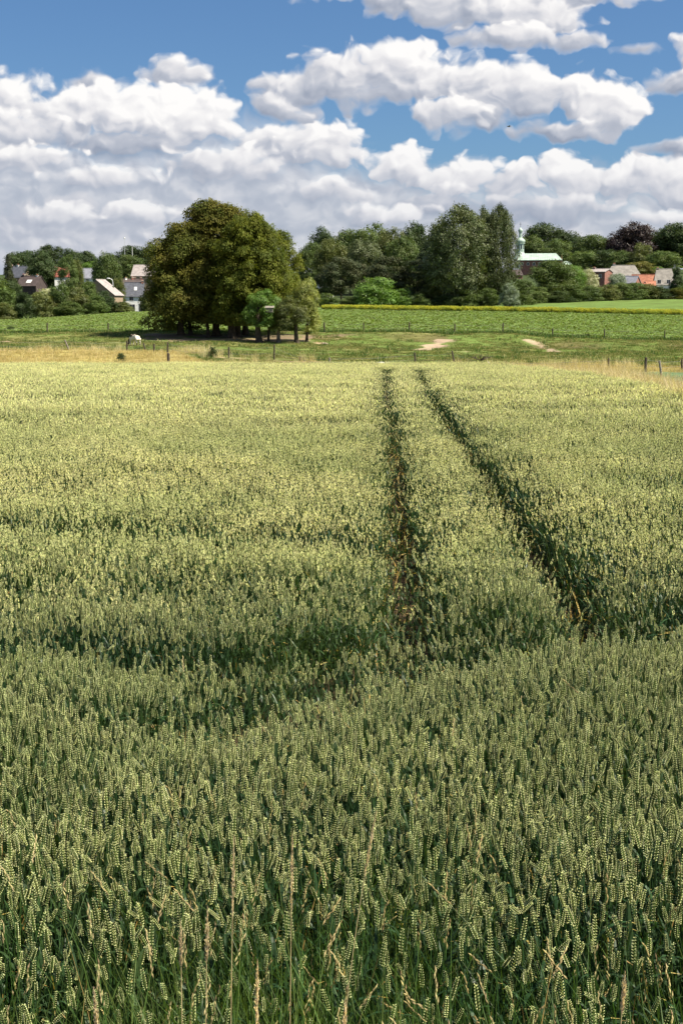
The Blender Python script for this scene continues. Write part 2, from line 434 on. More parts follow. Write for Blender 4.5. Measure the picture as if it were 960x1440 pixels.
    t.link(hsv.outputs[0], b.inputs['Base Color'])
    bp = t.n('ShaderNodeBump'); bp.inputs['Strength'].default_value = .7; bp.inputs['Distance'].default_value = .12
    t.link(n_a, bp.inputs['Height']); t.link(bp.outputs[0], b.inputs['Normal'])
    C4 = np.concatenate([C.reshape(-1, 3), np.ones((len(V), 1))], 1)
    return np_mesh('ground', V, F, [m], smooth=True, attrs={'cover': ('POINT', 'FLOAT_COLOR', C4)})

def wheat_edge(x, y):
    """far limit of the wheat, metres, as a function of direction"""
    p = px_of(x, y)
    return np.interp(p, [-200, 0, 480, 690, 760, 820, 880, 960, 1200], [84, 84, 84, 82, 72, 62, 51, 39.5, 20])
def yellow_y(p): return np.interp(p, [200, 460, 640, 960], [292, 282, 272, 262])

tag(link('ground', ground_mesh()), kind='structure')

# ------------------------------------------------------------------ scattering: one object of instances
def scatter(name, pos, rot, scl, idx, protos, label, cat):
    """pos, rot (euler), scl, idx: arrays; protos: meshes. One object, kind 'stuff'."""
    pc = bpy.data.collections.new(name + '_sources')
    for i, me in enumerate(protos):
        pc.objects.link(bpy.data.objects.new('%s_source_%03d' % (name, i), me))
    me = bpy.data.meshes.new(name)
    me.vertices.add(len(pos)); me.vertices.foreach_set('co', np.asarray(pos, np.float32).ravel())
    for an, typ, arr, key in (('rot', 'FLOAT_VECTOR', rot, 'vector'), ('scl', 'FLOAT_VECTOR', scl, 'vector'), ('idx', 'INT', idx, 'value')):
        a = me.attributes.new(an, typ, 'POINT')
        a.data.foreach_set(key, np.asarray(arr, np.int32 if typ == 'INT' else np.float32).ravel())
    o = link(name, me)
    ng = bpy.data.node_groups.new(name, 'GeometryNodeTree')
    ng.interface.new_socket('Geometry', in_out='INPUT', socket_type='NodeSocketGeometry')
    ng.interface.new_socket('Geometry', in_out='OUTPUT', socket_type='NodeSocketGeometry')
    t = NT(ng)
    a = t.n('NodeGroupInput'); b = t.n('NodeGroupOutput')
    ci = t.n('GeometryNodeCollectionInfo'); ci.inputs['Collection'].default_value = pc
    ci.inputs['Separate Children'].default_value = True; ci.inputs['Reset Children'].default_value = True
    ip = t.n('GeometryNodeInstanceOnPoints'); ip.inputs['Pick Instance'].default_value = True
    def named(n, typ):
        q = t.n('GeometryNodeInputNamedAttribute', data_type=typ); q.inputs[0].default_value = n
        return q.outputs[0]
    er = t.n('FunctionNodeEulerToRotation')
    t.link(named('rot', 'FLOAT_VECTOR'), er.inputs[0])
    t.link(a.outputs[0], ip.inputs['Points']); t.link(ci.outputs[0], ip.inputs['Instance'])
    t.link(named('idx', 'INT'), ip.inputs['Instance Index']); t.link(er.outputs[0], ip.inputs['Rotation'])
    t.link(named('scl', 'FLOAT_VECTOR'), ip.inputs['Scale'])
    t.link(ip.outputs[0], b.inputs[0])
    mo = o.modifiers.new('scatter', 'NODES'); mo.node_group = ng
    return tag(o, label, cat, kind='stuff')

# plant geometry accumulators -------------------------------------------------
class PB:
    """plant builder: ribbons, beads and stems with material index and per-face random"""
    def __init__(s): s.v = []; s.f = []; s.m = []; s.r = []
    def add(s, vs, fs, m, r=None):
        o = len(s.v); s.v += [tuple(v) for v in vs]
        r = rng.random() if r is None else r
        for f in fs: s.f.append(tuple(i + o for i in f)); s.m.append(m); s.r.append(r)
    def ribbon(s, pts, ws, side, m, r=None):
        vs = []; 
        for p, w in zip(pts, ws):
            vs += [p - side * w * .5, p + side * w * .5]
        s.add(vs, [(2 * i, 2 * i + 1, 2 * i + 3, 2 * i + 2) for i in range(len(pts) - 1)], m, r)
    def stem(s, pts, r0, m, n=3):
        vs = []
        for p in pts:
            for k in range(n): vs.append(p + Vector((math.cos(k * 2 * math.pi / n), math.sin(k * 2 * math.pi / n), 0)) * r0)
        s.add(vs, [(i * n + k, i * n + (k + 1) % n, (i + 1) * n + (k + 1) % n, (i + 1) * n + k) for i in range(len(pts) - 1) for k in range(n)], m)
    def bead(s, c, ax, L, w, m, r=None, n=4):
        ax = ax.normalized(); a = ax.orthogonal().normalized(); b = ax.cross(a)
        vs = [c - ax * L * .5]
        for k in range(n):
            t = 2 * math.pi * k / n; vs.append(c - ax * L * .05 + (a * math.cos(t) + b * math.sin(t)) * w * .5)
        vs.append(c + ax * L * .5)
        s.add(vs, [(0, 1 + (k + 1) % n, 1 + k) for k in range(n)] + [(n + 1, 1 + k, 1 + (k + 1) % n) for k in range(n)], m, r)
    def mesh(s, name, mats):
        me = bpy.data.meshes.new(name); me.from_pydata(s.v, [], s.f)
        for m in mats: me.materials.append(m)
        me.polygons.foreach_set('material_index', s.m)
        a = me.attributes.new('rnd', 'FLOAT', 'FACE'); a.data.foreach_set('value', np.array(s.r, np.float32))
        me.update(); return me

M_LEAF = leafmat('wheat_leaf', (.027, .064, .024), (.055, .098, .028), .3, .3, .45, patch=.5)
M_EARN = leafmat('wheat_ear_highlight', (.70, .71, .33), (.86, .83, .43), .2, .5, .42, patch=1.6, objvar=.27)  # near ears: highlights put into the pale colour of the bead tips
M_EARG = leafmat('ear_body', (.085, .125, .03), (.13, .17, .04), .2, .3, .5, patch=.8, objvar=.2)
M_EARF = leafmat('far_wheat_ear', (.72, .70, .33), (.84, .79, .41), .25, .3, .5, patch=.3, objvar=.14)  # ears of the far clumps, coloured paler to make the field brighter there
M_EAR = leafmat('wheat_ear', (.66, .66, .28), (.80, .75, .36), .2, .35, .5, patch=.35, objvar=.16)
M_TIP = leafmat('wheat_dry_leaf', (.42, .28, .07), (.50, .40, .16), .3, .2, .6, patch=2)
M_GRN = leafmat('fresh_grass', (.055, .115, .026), (.115, .175, .038), .4, .3, .5, patch=1.0)
M_DRY = leafmat('dry_grass', (.46, .36, .16), (.58, .48, .26), .3, .2, .7, patch=.6)

U = rng.uniform
def rdir(t):  # direction from azimuth
    return Vector((math.cos(t), math.sin(t), 0))
def wheat_ear(B, base, ax, L, lod):
    ax = ax.normalized(); s1 = ax.orthogonal().normalized()
    s1 = Matrix.Rotation(U(0, 6.28), 3, ax) @ s1; s2 = ax.cross(s1)
    bend = s2 * U(-.12, .12)
    if lod == 0:
        n = 9
        B.bead(base + ax * L * .48 + bend * L * .3, ax, L * 1.05, .0066, 3)
        for i in range(n):
            t = i / (n - 1); w = .0037 * (1 - .45 * t ** 3) * (0.7 + .5 * min(1, t * 4))
            c = base + ax * L * t + bend * L * t * t
            for sgn in (1, -1):
                off = (.5 if sgn < 0 else 0) * L / n
                for q in (-1, 1):
                    dirn = ax * 1.0 + s1 * sgn * .55 + s2 * q * .55
                    cc = c + ax * off + s1 * sgn * w * .7 + s2 * q * w * .7
                    B.bead(cc, dirn, L * .13, .0041 * (1 - .3 * t), 3)
                    B.bead(cc + dirn.normalized() * L * .035 + s1 * sgn * .0008, dirn, L * .085, .0037 * (1 - .3 * t), 1, U(.2, 1))  # pale outer bead: the spikelet's painted highlight
        B.bead(base + ax * L * 1.03 + bend * L, ax, L * .14, .004, 1)
    elif lod == 1:
        n = 7
        for i in range(n):
            t = i / (n - 1)
            c = base + ax * L * t + bend * L * t * t
            for sgn in (1, -1):
                B.bead(c + s1 * sgn * .0048 + ax * (.5 * L / n if sgn < 0 else 0), ax + s1 * sgn * .4, L * .2, .0076 * (1 - .3 * t ** 2), 1 if i % 4 else 3)
    else:
        B.bead(base + ax * L * .5, ax + bend, L * 1.1, .0125, 1, n=5)
def wheat_leaf(B, p, az, L, w, up, droop, seg, m=0):
    d = rdir(az); side = d.cross(Vector((0, 0, 1)))
    side = Matrix.Rotation(U(-.6, .6), 3, d) @ side
    pts = []; 
    for i in range(seg + 1):
        t = i / seg
        pts.append(p + (d * (t * (1 - up) + droop * t * t * .3) + Vector((0, 0, 1)) * (up * t - droop * t * t)) * L)
    ws = [w * (1 - (i / seg) ** 2.2) + .0006 for i in range(seg + 1)]
    B.ribbon(pts, ws, side, m)
    if m == 0 and U() < .22 and seg > 2:                      # the tip has dried to orange
        B.m[-1] = 2
def wheat_plant(B, o, h, lod, leaves=3, tilt=.13):
    az = U(0, 6.28); ln = rdir(az) * abs(rng.normal(0, tilt)) * h + Vector((-.03, .0, 0)) * h
    top = o + Vector((0, 0, h)) + ln
    mid = o + Vector((0, 0, h * .5)) + ln * .25
    L = rng.choice([.046, .055, .062, .070, .078]) * U(.92, 1.06) * (1, 1.05, 1.12)[lod]
    B.stem([o, mid, top], (.0013, .0016, .0022)[lod], 0, 3)
    axis = (top - mid).normalized() + rdir(U(0, 6.28)) * U(0, .35)
    if U() < .12: axis = axis + rdir(U(0, 6.28)) * U(.5, 1.3)
    wheat_ear(B, top, axis, L, lod)
    for k in range(leaves):
        z = h * (.86 - .2 * k - U(0, .1))
        p = o + Vector((0, 0, z)) + ln * (z / h) ** 2
        wheat_leaf(B, p, U(0, 6.28), U(.14, .27), U(.009, .014) * (1, 1.15, 1.5)[lod], U(.55, .95), U(.05, .6), (5, 3, 2)[lod])
    if lod < 2 and U() < .12: wheat_leaf(B, o + Vector((0, 0, h * U(.5, .8))), U(0, 6.28), U(.1, .2), .008, U(.3, .9), U(.2, .9), 3, 2)
WM = [M_LEAF, M_EARN, M_TIP, M_EARG]; WMM = [M_LEAF, M_EAR, M_TIP, M_EARG]; WMF = [M_LEAF, M_EARF, M_TIP, M_EARG]
protos = []
for i in range(20):                      # single near plants 0..13
    B = PB(); wheat_plant(B, Vector((0, 0, 0)), U(.70, .88), 0, 4); protos.append(B.mesh('wheat_near', WM))
for i in range(12):                      # mid clumps
    B = PB()
    for k in range(7): wheat_plant(B, Vector((U(-.17, .17), U(-.17, .17), 0)), U(.72, .88), 1, 3)
    protos.append(B.mesh('wheat_mid', WMM))
for i in range(10):                      # far clumps 26..35
    B = PB()
    for k in range(16): wheat_plant(B, Vector((U(-.3, .3), U(-.3, .3), 0)), U(.74, .88), 2, 1, .12)
    protos.append(B.mesh('wheat_far', WMF))
for i in range(8):                       # low leafy undergrowth for the wheel tracks 36..43
    B = PB()
    for k in range(9):
        wheat_leaf(B, Vector((U(-.08, .08), U(-.08, .08), U(0, .12))), U(0, 6.28), U(.18, .42), U(.010, .016), U(.5, .95), U(.1, .8), 4, 0 if U() < .8 else 2)
    protos.append(B.mesh('wheat_low', WM))

# wheel tracks and thin bands, laid out on the wheat's top
def top_hit(px, row):
    v = hit(px, row, 4, 90, lift=.86); return (v.x, v.y)
TRACKS = [([(543, 519), (544, 535), (547, 560), (555, 600), (560, 650), (564, 700), (567, 760), (571, 800), (576, 830), (583, 846)], .19, 1.0),
          ([(592, 519), (602, 540), (620, 565), (650, 605), (690, 650), (727, 700), (768, 745), (803, 790), (830, 832), (846, 850)], .19, 1.0),
          ([(604, 852), (560, 858), (500, 868), (430, 882), (340, 896)], .38, .97),
          ([(340, 896), (200, 898), (0, 895), (-120, 892)], .34, .85),
          ([(868, 856), (800, 866), (720, 880), (640, 896), (540, 914), (440, 932), (380, 944)], .35, .95), ([(380, 944), (330, 960), (290, 990)], .3, .85),
          ([(866, 856), (920, 836), (1000, 816)], .28, .85),
          ([(-60, 733), (0, 735), (120, 741), (200, 738), (330, 745), (540, 752)], .27, .78),
          ([(60, 600), (250, 603), (340, 598)], .2, .35), ([(240, 542), (420, 545), (540, 541)], .3, .3),
          ([(880, 780), (900, 795)], .3, .6)]
TR = [([top_hit(*p) for p in pts], w, s) for pts, w, s in TRACKS]
def track_fields(X, Y, gap=0.0):
    thin = np.zeros(len(X)); near_ = np.zeros(len(X))
    for pts, w, s in TR:
        d = np.full(X.shape, 99.); sy = np.zeros(X.shape)
        for a, b_ in zip(pts[:-1], pts[1:]):
            L = max((b_[0] - a[0]) ** 2 + (b_[1] - a[1]) ** 2, 1e-6)
            t = np.clip(((X - a[0]) * (b_[0] - a[0]) + (Y - a[1]) * (b_[1] - a[1])) / L, 0, 1)
            dn = np.hypot(X - a[0] - t * (b_[0] - a[0]), Y - a[1] - t * (b_[1] - a[1])); sy = np.where(dn < d, Y - a[1] - t * (b_[1] - a[1]), sy); d = np.minimum(d, dn)
        wob = w * (1 + .5 * (fbm(X * 1.3, Y * 1.3, 2) - .5)) * (1 + Y / 130) + gap
        thin = np.maximum(thin, s * sstep(wob * 1.12, wob * .8, d))
        near_ = np.maximum(near_, np.where(s < .99, np.where(sy < 0, 1.2 * s * sstep(wob + .7, wob, d), .2 * sstep(wob + .3, wob, d)), sstep(wob + .4, wob, d)))
    return thin, near_

pos, rot, scl, idx = [], [], [], []
def put(X, Y, Z, rx, ry, rz, s, sz, i):
    pos.append(np.stack([X, Y, Z], 1)); rot.append(np.stack([rx, ry, rz], 1)); scl.append(np.stack([s, s, sz], 1)); idx.append(i)
def field_points(y0, y1, dens, margin):
    hw = lambda y: .24 * y + margin
    n = int(dens * (y1 - y0) * (hw(y0) + hw(y1)))
    Y = rng.uniform(y0, y1, int(n * 1.6)); k = rng.random(len(Y)) < hw(Y) / hw(y1); Y = Y[k][:n]
    return rng.uniform(-1, 1, len(Y)) * hw(Y), Y
def wheat_zone(y0, y1, dens, margin, i0, i1, f0, f1, gap):
    X, Y = field_points(y0, y1, dens, margin)
    fq = sstep(f0[0], f0[1], Y) * (1 - sstep(f1[0], f1[1], Y)); k = rng.random(len(X)) < fq; X, Y = X[k], Y[k]
    k = Y < wheat_edge(X, Y) - .3 + (fbm(X, Y, 2) - .5) * 1.2
    X, Y = X[k], Y[k]
    thin, nr = track_fields(X, Y, gap)
    lim = sstep(3.2, 4.9, Y + (fbm(X * .9 + 4, Y * .9, 2) - .5) * 2.4 - sstep(0, -.9, X) * .6)           # ragged near edge of the crop
    patch = fbm(X / 2.5 + 3, Y / 2.5, 3)
    r = rng.random(len(X))
    keep = (r > thin) & (rng.random(len(X)) < .18 + .82 * lim) & (rng.random(len(X)) < 1.02 - .35 * sstep(.64, .8, patch))
    X, Y, nr, lim, patch = X[keep], Y[keep], nr[keep], lim[keep], patch[keep]
    n = len(X)
    hfac = 1 + .11 * (fbm(X / 1.1, Y / 1.4, 3) - .5) * 2 + rng.normal(0, .05, n) - .18 * nr - .16 * (1 - lim) - .08 * sstep(.6, .75, patch)
    put(X, Y, ground(X, Y), rng.normal(0, .05, n), rng.normal(-.02, .05, n), rng.uniform(0, 6.28, n), rng.uniform(.9, 1.1, n), hfac, rng.integers(i0, i1, n))
wheat_zone(2.7, 13.5, 620, 4.0, 0, 20, (0, 1), (8.5, 13.5), 0)
wheat_zone(8.5, 38, 74, 5.0, 20, 32, (8.5, 13.5), (22, 38), .07)
wheat_zone(22, 90, 27, 8, 32, 42, (22, 38), (98, 99), .12)
X, Y = field_points(2.4, 45, 40, 2.5)
thin, nr = track_fields(X, Y); k = (nr > .6) & (rng.random(len(X)) < .8) & ((thin < .9) | (rng.random(len(X)) < .75))
X, Y = X[k], Y[k]; n = len(X)
put(X, Y, ground(X, Y), rng.normal(0, .1, n), rng.normal(0, .1, n), rng.uniform(0, 6.28, n), rng.uniform(.9, 1.5, n), rng.uniform(.7, 1.3, n), rng.integers(42, 50, n))
cat_ = lambda a: np.concatenate(a)
scatter('wheat_field', cat_(pos), cat_(rot), cat_(scl), cat_(idx), protos, 'ripening green and yellow wheat filling the field', 'wheat')
print('wheat instances', len(cat_(idx)))

# verge grass in front of and among the nearest wheat
def grass_tuft(n, hmin, hmax, wd, spread, mats, mi=0, seg=4, head=0):
    B = PB()
    for k in range(n):
        h = U(hmin, hmax); az = U(0, 6.28); p = Vector((U(-spread, spread), U(-spread, spread), 0)); d = rdir(az); lean = U(.05, .5)
        pts = [p + Vector((0, 0, h * (t - .25 * lean * t * t))) + d * h * lean * t * t for t in [i / seg for i in range(seg + 1)]]
        B.ribbon(pts, [wd * (1 - (i / seg) ** 1.8) + .0005 for i in range(seg + 1)], rdir(az + 1.57 + U(-.8, .8)), mi if U() < .9 else len(mats) - 1)
        if head and U() < head:
            ax = (pts[-1] - pts[-2]).normalized()
            for j in range(7): B.bead(pts[-1] - ax * .012 * j + rdir(U(0, 6.28)) * .003, ax + rdir(U(0, 6.28)) * .3, .02, .005, len(mats) - 1)
    return B.mesh('grass_tuft', mats)
tp = [grass_tuft(11, .35, .85, .006, .06, [M_GRN, M_TIP]) for i in range(6)] + [grass_tuft(8, .55, 1.0, .0038, .07, [M_GRN, M_DRY], head=.08) for i in range(4)] + \
     [grass_tuft(4, .5, .9, .013, .05, [M_GRN, M_TIP], seg=6) for i in range(3)]
X, Y = field_points(1.2, 7.0, 330, 3.5)
k = rng.random(len(X)) < 1.02 - sstep(2.9, 5.2, Y + (fbm(X * .9 + 4, Y * .9, 2) - .5) * 2.4 - sstep(0, -.9, X) * .6) * .95; X, Y = X[k], Y[k]; n = len(X)
hh = rng.uniform(.75, 1.2, n) * (.72 + .28 * sstep(2.4, 3.4, Y))
scatter('verge_grass', np.stack([X, Y, ground(X, Y)], 1), np.stack([rng.normal(0, .12, n), rng.normal(0, .12, n), rng.uniform(0, 6.28, n)], 1),
        np.stack([hh, hh, hh], 1), rng.integers(0, 13, n), tp, 'dark green long grass mixed into the near edge of the wheat', 'grass')

# dry grass belt, tan tall grass on the right, pasture grass
M_CREAMG = leafmat('cream_seed_grass', (.58, .48, .28), (.70, .60, .40), .35, .2, .7, patch=.5)
dp = [grass_tuft(26, .25, .6, .02, .3, [M_DRY, M_GRN], seg=3) for i in range(5)] + [grass_tuft(22, .7, 1.15, .016, .28, [M_CREAMG, M_DRY], seg=4, head=.35) for i in range(4)]
M_PAS = leafmat('pasture_grass', (.12, .165, .038), (.19, .20, .06), .25, .15, .7, patch=.35)
gp = [grass_tuft(30, .05, .14, .03, .35, [M_PAS, M_DRY], seg=2) for i in range(5)] + [grass_tuft(26, .2, .45, .03, .3, [M_GRN, M_DRY], seg=3) for i in range(3)]
Yd = rng.uniform(84, 152, 26000); Xd = rng.uniform(-.3, .3, len(Yd)) * Yd
pd = px_of(Xd, Yd); tan_end = np.interp(pd, [0, 230, 300, 480, 960], [148, 151, 119, 113, 109])
k = (Yd < tan_end) & (rng.random(len(Yd)) < .8) & ~((pd > 885) & (Yd < 100)); Xd, Yd = Xd[k], Yd[k]; i_d = rng.integers(0, 5, len(Xd)); s_d = rng.uniform(.35, .8, len(Xd))
# tall tan strip along the wheat's right margin
Yr = rng.uniform(36, 96, 22000); er = wheat_edge(np.array(0.), np.array(1.)) * 0
pr = rng.uniform(700, 1150, len(Yr)); Xr = (pr - 480) / 2000 * Yr * .991; off = Yr - wheat_edge(Xr, Yr)
k = (off > .2) & (off < 5 + 5 * sstep(760, 900, pr) + 3 * (fbm(Xr / 3, Yr / 3, 2) - .5)); Xr, Yr = Xr[k], Yr[k]; s_r = rng.uniform(.6, 1.05, len(Xr)) * (.8 + .5 * fbm(Xr / 2, Yr / 3, 2))
# clumps along the near fence line
Xf, Yf = [], []
for p, r_, nn, sd_ in ((272, 497, 60, 1.6), (255, 497, 25, 1.2), (60, 494, 14, 1), (120, 494, 20, 2), (150, 495, 20, 1.5), (295, 502, 14, .8), (428, 509, 10, .6), (665, 515, 10, 1), (800, 517, 30, 3), (840, 519, 60, 2.5), (350, 508, 16, 1)):
    h_ = hit(p, r_, 96); Xf.append(rng.normal(h_.x, sd_, nn)); Yf.append(rng.normal(h_.y, sd_ * .7, nn))
Xf, Yf = cat_(Xf), cat_(Yf)
X = cat_([Xd, Xr, Xf]); Y = cat_([Yd, Yr, Yf]); n = len(X)
ss = cat_([s_d, s_r, rng.uniform(.4, 1.0, len(Xf))]); ii = cat_([i_d, rng.integers(5, 9, len(Xr)), rng.integers(5, 9, len(Xf))])
scatter('dry_grass', np.stack([X, Y, ground(X, Y)], 1), np.stack([rng.normal(0, .08, n), rng.normal(0, .08, n), rng.uniform(0, 6.28, n)], 1),
        np.stack([ss * 1.1, ss * 1.1, ss], 1), ii, dp, 'straw coloured dry grass between the wheat and the pasture', 'dry grass')
Yp = rng.uniform(108, 186, 60000); Xp = rng.uniform(-.3, .3, len(Yp)) * Yp; pp = px_of(Xp, Yp)
k = (Yp > np.interp(pp, [0, 230, 300, 480, 960], [146, 150, 119, 113, 109])) & (rng.random(len(Yp)) < .25 + sstep(.35, .6, fbm(Xp / 5, Yp / 5)))
k &= ~((np.abs(Yp - 174) < 5) & (pp > 200) & (pp < 440))
for (a_, b_, c_, d_, w_) in ((592, 492, 624, 477, 1.7), (741, 478, 776, 495, 1.0), (588, 492, 660, 495, .6), (270, 500, 470, 511, 1.3), (470, 511, 760, 515, 1.3), (760, 515, 960, 521, 1.3)):
    ha, hb = hit(a_, b_, 96), hit(c_, d_, 96); L2 = (hb.x - ha.x) ** 2 + (hb.y - ha.y) ** 2
    tt_ = np.clip(((Xp - ha.x) * (hb.x - ha.x) + (Yp - ha.y) * (hb.y - ha.y)) / L2, 0, 1)
    k &= np.hypot(Xp - ha.x - tt_ * (hb.x - ha.x), Yp - ha.y - tt_ * (hb.y - ha.y)) > w_ * (.5 + rng.random(len(Xp)))
Xp, Yp = Xp[k], Yp[k]
Ym = rng.normal(184.6, .5, 1500); Xm = rng.uniform(-.3, .3, 1500) * Ym                     # longer grass under the far fence
X, Y = cat_([Xp, Xm]), cat_([Yp, Ym]); n = len(X)
ii = cat_([np.where(rng.random(len(Xp)) < .975, rng.integers(0, 5, len(Xp)), rng.integers(5, 8, len(Xp))), rng.integers(5, 8, len(Xm))])
ss = rng.uniform(.6, 1.3, n)
scatter('pasture_grass', np.stack([X, Y, ground(X, Y)], 1), np.stack([0 * X, 0 * X, rng.uniform(0, 6.28, n)], 1),
        np.stack([ss, ss, ss], 1), ii, gp, 'short grazed olive green grass of the cow pasture', 'pasture grass')

# the leafy root crop beyond the far fence, and the yellow flowering strip behind it
M_BEET = leafmat('crop_leaf', (.155, .225, .058), (.21, .285, .078), .3, .3, .5, patch=.8, objvar=.25)
M_YEL = leafmat('yellow_flower', (.55, .52, .05), (.36, .40, .05), .3, .2, .6, patch=.5)
def beet(n):
    B = PB()
    for k in range(n):
        az = U(0, 6.28); p = Vector((U(-.5, .5), U(-.4, .4), 0)); L = U(.35, .6)
        d = rdir(az); up = U(.45, 1.1)
        pts = [p + (d * t + Vector((0, 0, up * t - .5 * t ** 3))) * L for t in (0, .4, .75, 1)]
        B.ribbon(pts, [.05, .2, .22, .03], rdir(az + 1.57) + Vector((0, 0, U(-.5, .5))), 0)
    return B.mesh('crop', [M_BEET])
def flower(n):
    B = PB()
    for k in range(n):
        p = Vector((U(-.5, .5), U(-.5, .5), 0)); h = U(.5, .9)
        B.ribbon([p, p + Vector((U(-.1, .1), U(-.1, .1), h))], [.03, .02], rdir(U(0, 6.28)), 1)
        for j in range(3): B.bead(p + Vector((U(-.1, .1), U(-.1, .1), h + U(-.15, .1))), Vector((U(-1, 1), U(-1, 1), .5)), .13, .12, 0)
    return B.mesh('flower', [M_YEL, M_BEET])
bp_ = [beet(30) for i in range(6)]
Yb = np.sqrt(rng.uniform(186 ** 2, 294 ** 2, 52000)); Xb = rng.uniform(-.29, .29, len(Yb)) * Yb; pb = px_of(Xb, Yb)
k = (Yb < yellow_y(pb)) & (Yb > 186 + 0 * Yb); Xb, Yb = Xb[k], Yb[k]; n = len(Xb); ss = rng.uniform(.6, 1.15, n) * (.75 + .5 * fbm(Xb / 2, Yb / 4, 2))
scatter('root_crop', np.stack([Xb, Yb, ground(Xb, Yb)], 1), np.stack([0 * Xb, 0 * Xb, rng.uniform(0, 6.28, n)], 1), np.stack([ss, ss, ss], 1),
        rng.integers(0, 6, n), bp_, 'bright green broad-leaved crop in the field beyond the pasture fence', 'crop')
fp_ = [flower(22) for i in range(4)]
px_ = rng.uniform(455, 1080, 5200); Yy = yellow_y(px_) + rng.uniform(-2.2, 3.4, len(px_)); Xy = (px_ - 480) / 2000 * Yy * .991
k = rng.random(len(px_)) < .2 + .8 * sstep(.3, .6, fbm(Xy / 3, Yy / 3, 2)); Xy, Yy = Xy[k], Yy[k]; n = len(Xy)
scatter('yellow_flowers', np.stack([Xy, Yy, ground(Xy, Yy)], 1), np.stack([0 * Xy, 0 * Xy, rng.uniform(0, 6.28, n)], 1), np.ones((n, 3)) * rng.uniform(.7, 1.15, (n, 1)),
        rng.integers(0, 4, n), fp_, 'yellow flowering strip between the two green fields', 'flowers')

# ------------------------------------------------------------------ trees
def crown_mesh(name, shape, mats, lobes=30, leaves=9000, leaf=.035, seed=0, lobe_r=.17, flat=.75, ragged=.12, layers=0, spread=1.0):
    """leafy crown in unit space: about 1 wide, z from 0 to 1. Leaf faces gathered in clumps on lobes."""
    g_ = np.random.default_rng(seed)
    # envelope radius over height
    def env(z):
        if shape == 'round': return .5 * np.sqrt(np.clip(1 - np.abs(2 * z - .86) ** 2.3 / 1.14 ** 2.3, 0, 1))
        if shape == 'dome': return .5 * np.clip(1 - np.clip((z - .22) / .78, 0, 1) ** 2.3, 0, 1) ** .55 * (.86 + .14 * sstep(0, .2, z))
        if shape == 'poplar': return .5 * np.clip(sstep(-.1, .35, z) * (1 - np.clip((z - .45) / .56, 0, 1) ** 2.2), 0, 1)
        if shape == 'cone': return .5 * np.clip(1.02 - z, 0, 1) ** .8 * sstep(-.05, .1, z)
        if shape == 'pine': return .5 * np.clip(1 - np.abs(1.35 * z - .62) ** 2, .1, 1) * (1 - .5 * sstep(.8, 1, z))
        if shape == 'bush': return .5 * np.sqrt(np.clip(1 - z ** 2.2, 0, 1))
        return .5 + 0 * z
    z = g_.beta(1.25, 1.1, lobes) * .92 + .03
    if shape == 'poplar': z = g_.uniform(.03, .95, lobes)
    th = g_.uniform(0, 2 * math.pi, lobes)
    e = env(z)
    rr = np.clip(e * np.sqrt(g_.uniform(.25, 1, lobes)) - lobe_r * .35, 0, 1) * spread
    lc = np.stack([rr * np.cos(th), rr * np.sin(th), z - lobe_r * .2], 1)
    lr = lobe_r * g_.uniform(.6, 1.25, lobes) * (.7 + .6 * e / .5)
    # leaf clumps: small tufts scattered over each lobe's surface
    ncl = max(lobes * 14, leaves // 16)
    k = g_.choice(lobes, ncl, p=lr ** 2 / (lr ** 2).sum())
    d = g_.normal(0, 1, (ncl, 3)); d[:, 2] = d[:, 2] * .9 + .35; d /= np.linalg.norm(d, axis=1)[:, None]
    rad = lr[k] * (1 - .30 * g_.random(ncl) ** 2 + ragged * g_.random(ncl) ** 5 * 2)
    cp = lc[k] + d * rad[:, None] * np.array([1, 1, flat])
    cr = np.hypot(cp[:, 0], cp[:, 1])
    keep = (cp[:, 2] > 0) & (cp[:, 2] < 1.02)
    lim = env(np.clip(cp[:, 2], 0, 1)) * (1 + ragged) + .03
    keep &= cr < np.maximum(lim, .04)
    cp, d = cp[keep], d[keep]
    per = int(leaves / len(cp)) + 1
    n = len(cp) * per
    c = np.repeat(cp, per, 0); dd = np.repeat(d, per, 0)
    sp_ = leaf * 1.15
    off = g_.normal(0, 1, (n, 3)) * sp_ * np.array([1, 1, .38 if layers else .6])
    c = c + off
    c[:, 2] -= layers * np.hypot(off[:, 0], off[:, 1]) ** 2 * 8
    # leaf orientation: facing up and outwards with a lot of scatter
    nrm = dd * .95 + g_.normal(0, .38, (n, 3)) + np.array([0, 0, .6 if layers else .3])
    nrm /= np.linalg.norm(nrm, axis=1)[:, None]
    t = np.cross(nrm, g_.normal(0, 1, (n, 3))); t /= np.linalg.norm(t, axis=1)[:, None]
    b = np.cross(nrm, t)
    s = leaf * g_.uniform(.5, 1.25, n)[:, None]
    V = np.stack([c - t * s * .5, c + b * s * .32, c + t * s * .5, c - b * s * .32], 1).reshape(-1, 3)
    V[:, 2] = np.clip(V[:, 2], .0, None)
    F = np.arange(n * 4).reshape(n, 4)
    cl = np.repeat(g_.random(len(cp)), per)
    return np_mesh(name, V, F, mats, attrs={'rnd': ('FACE', 'FLOAT', np.clip(.55 * cl + .45 * g_.random(n), 0, 1))})

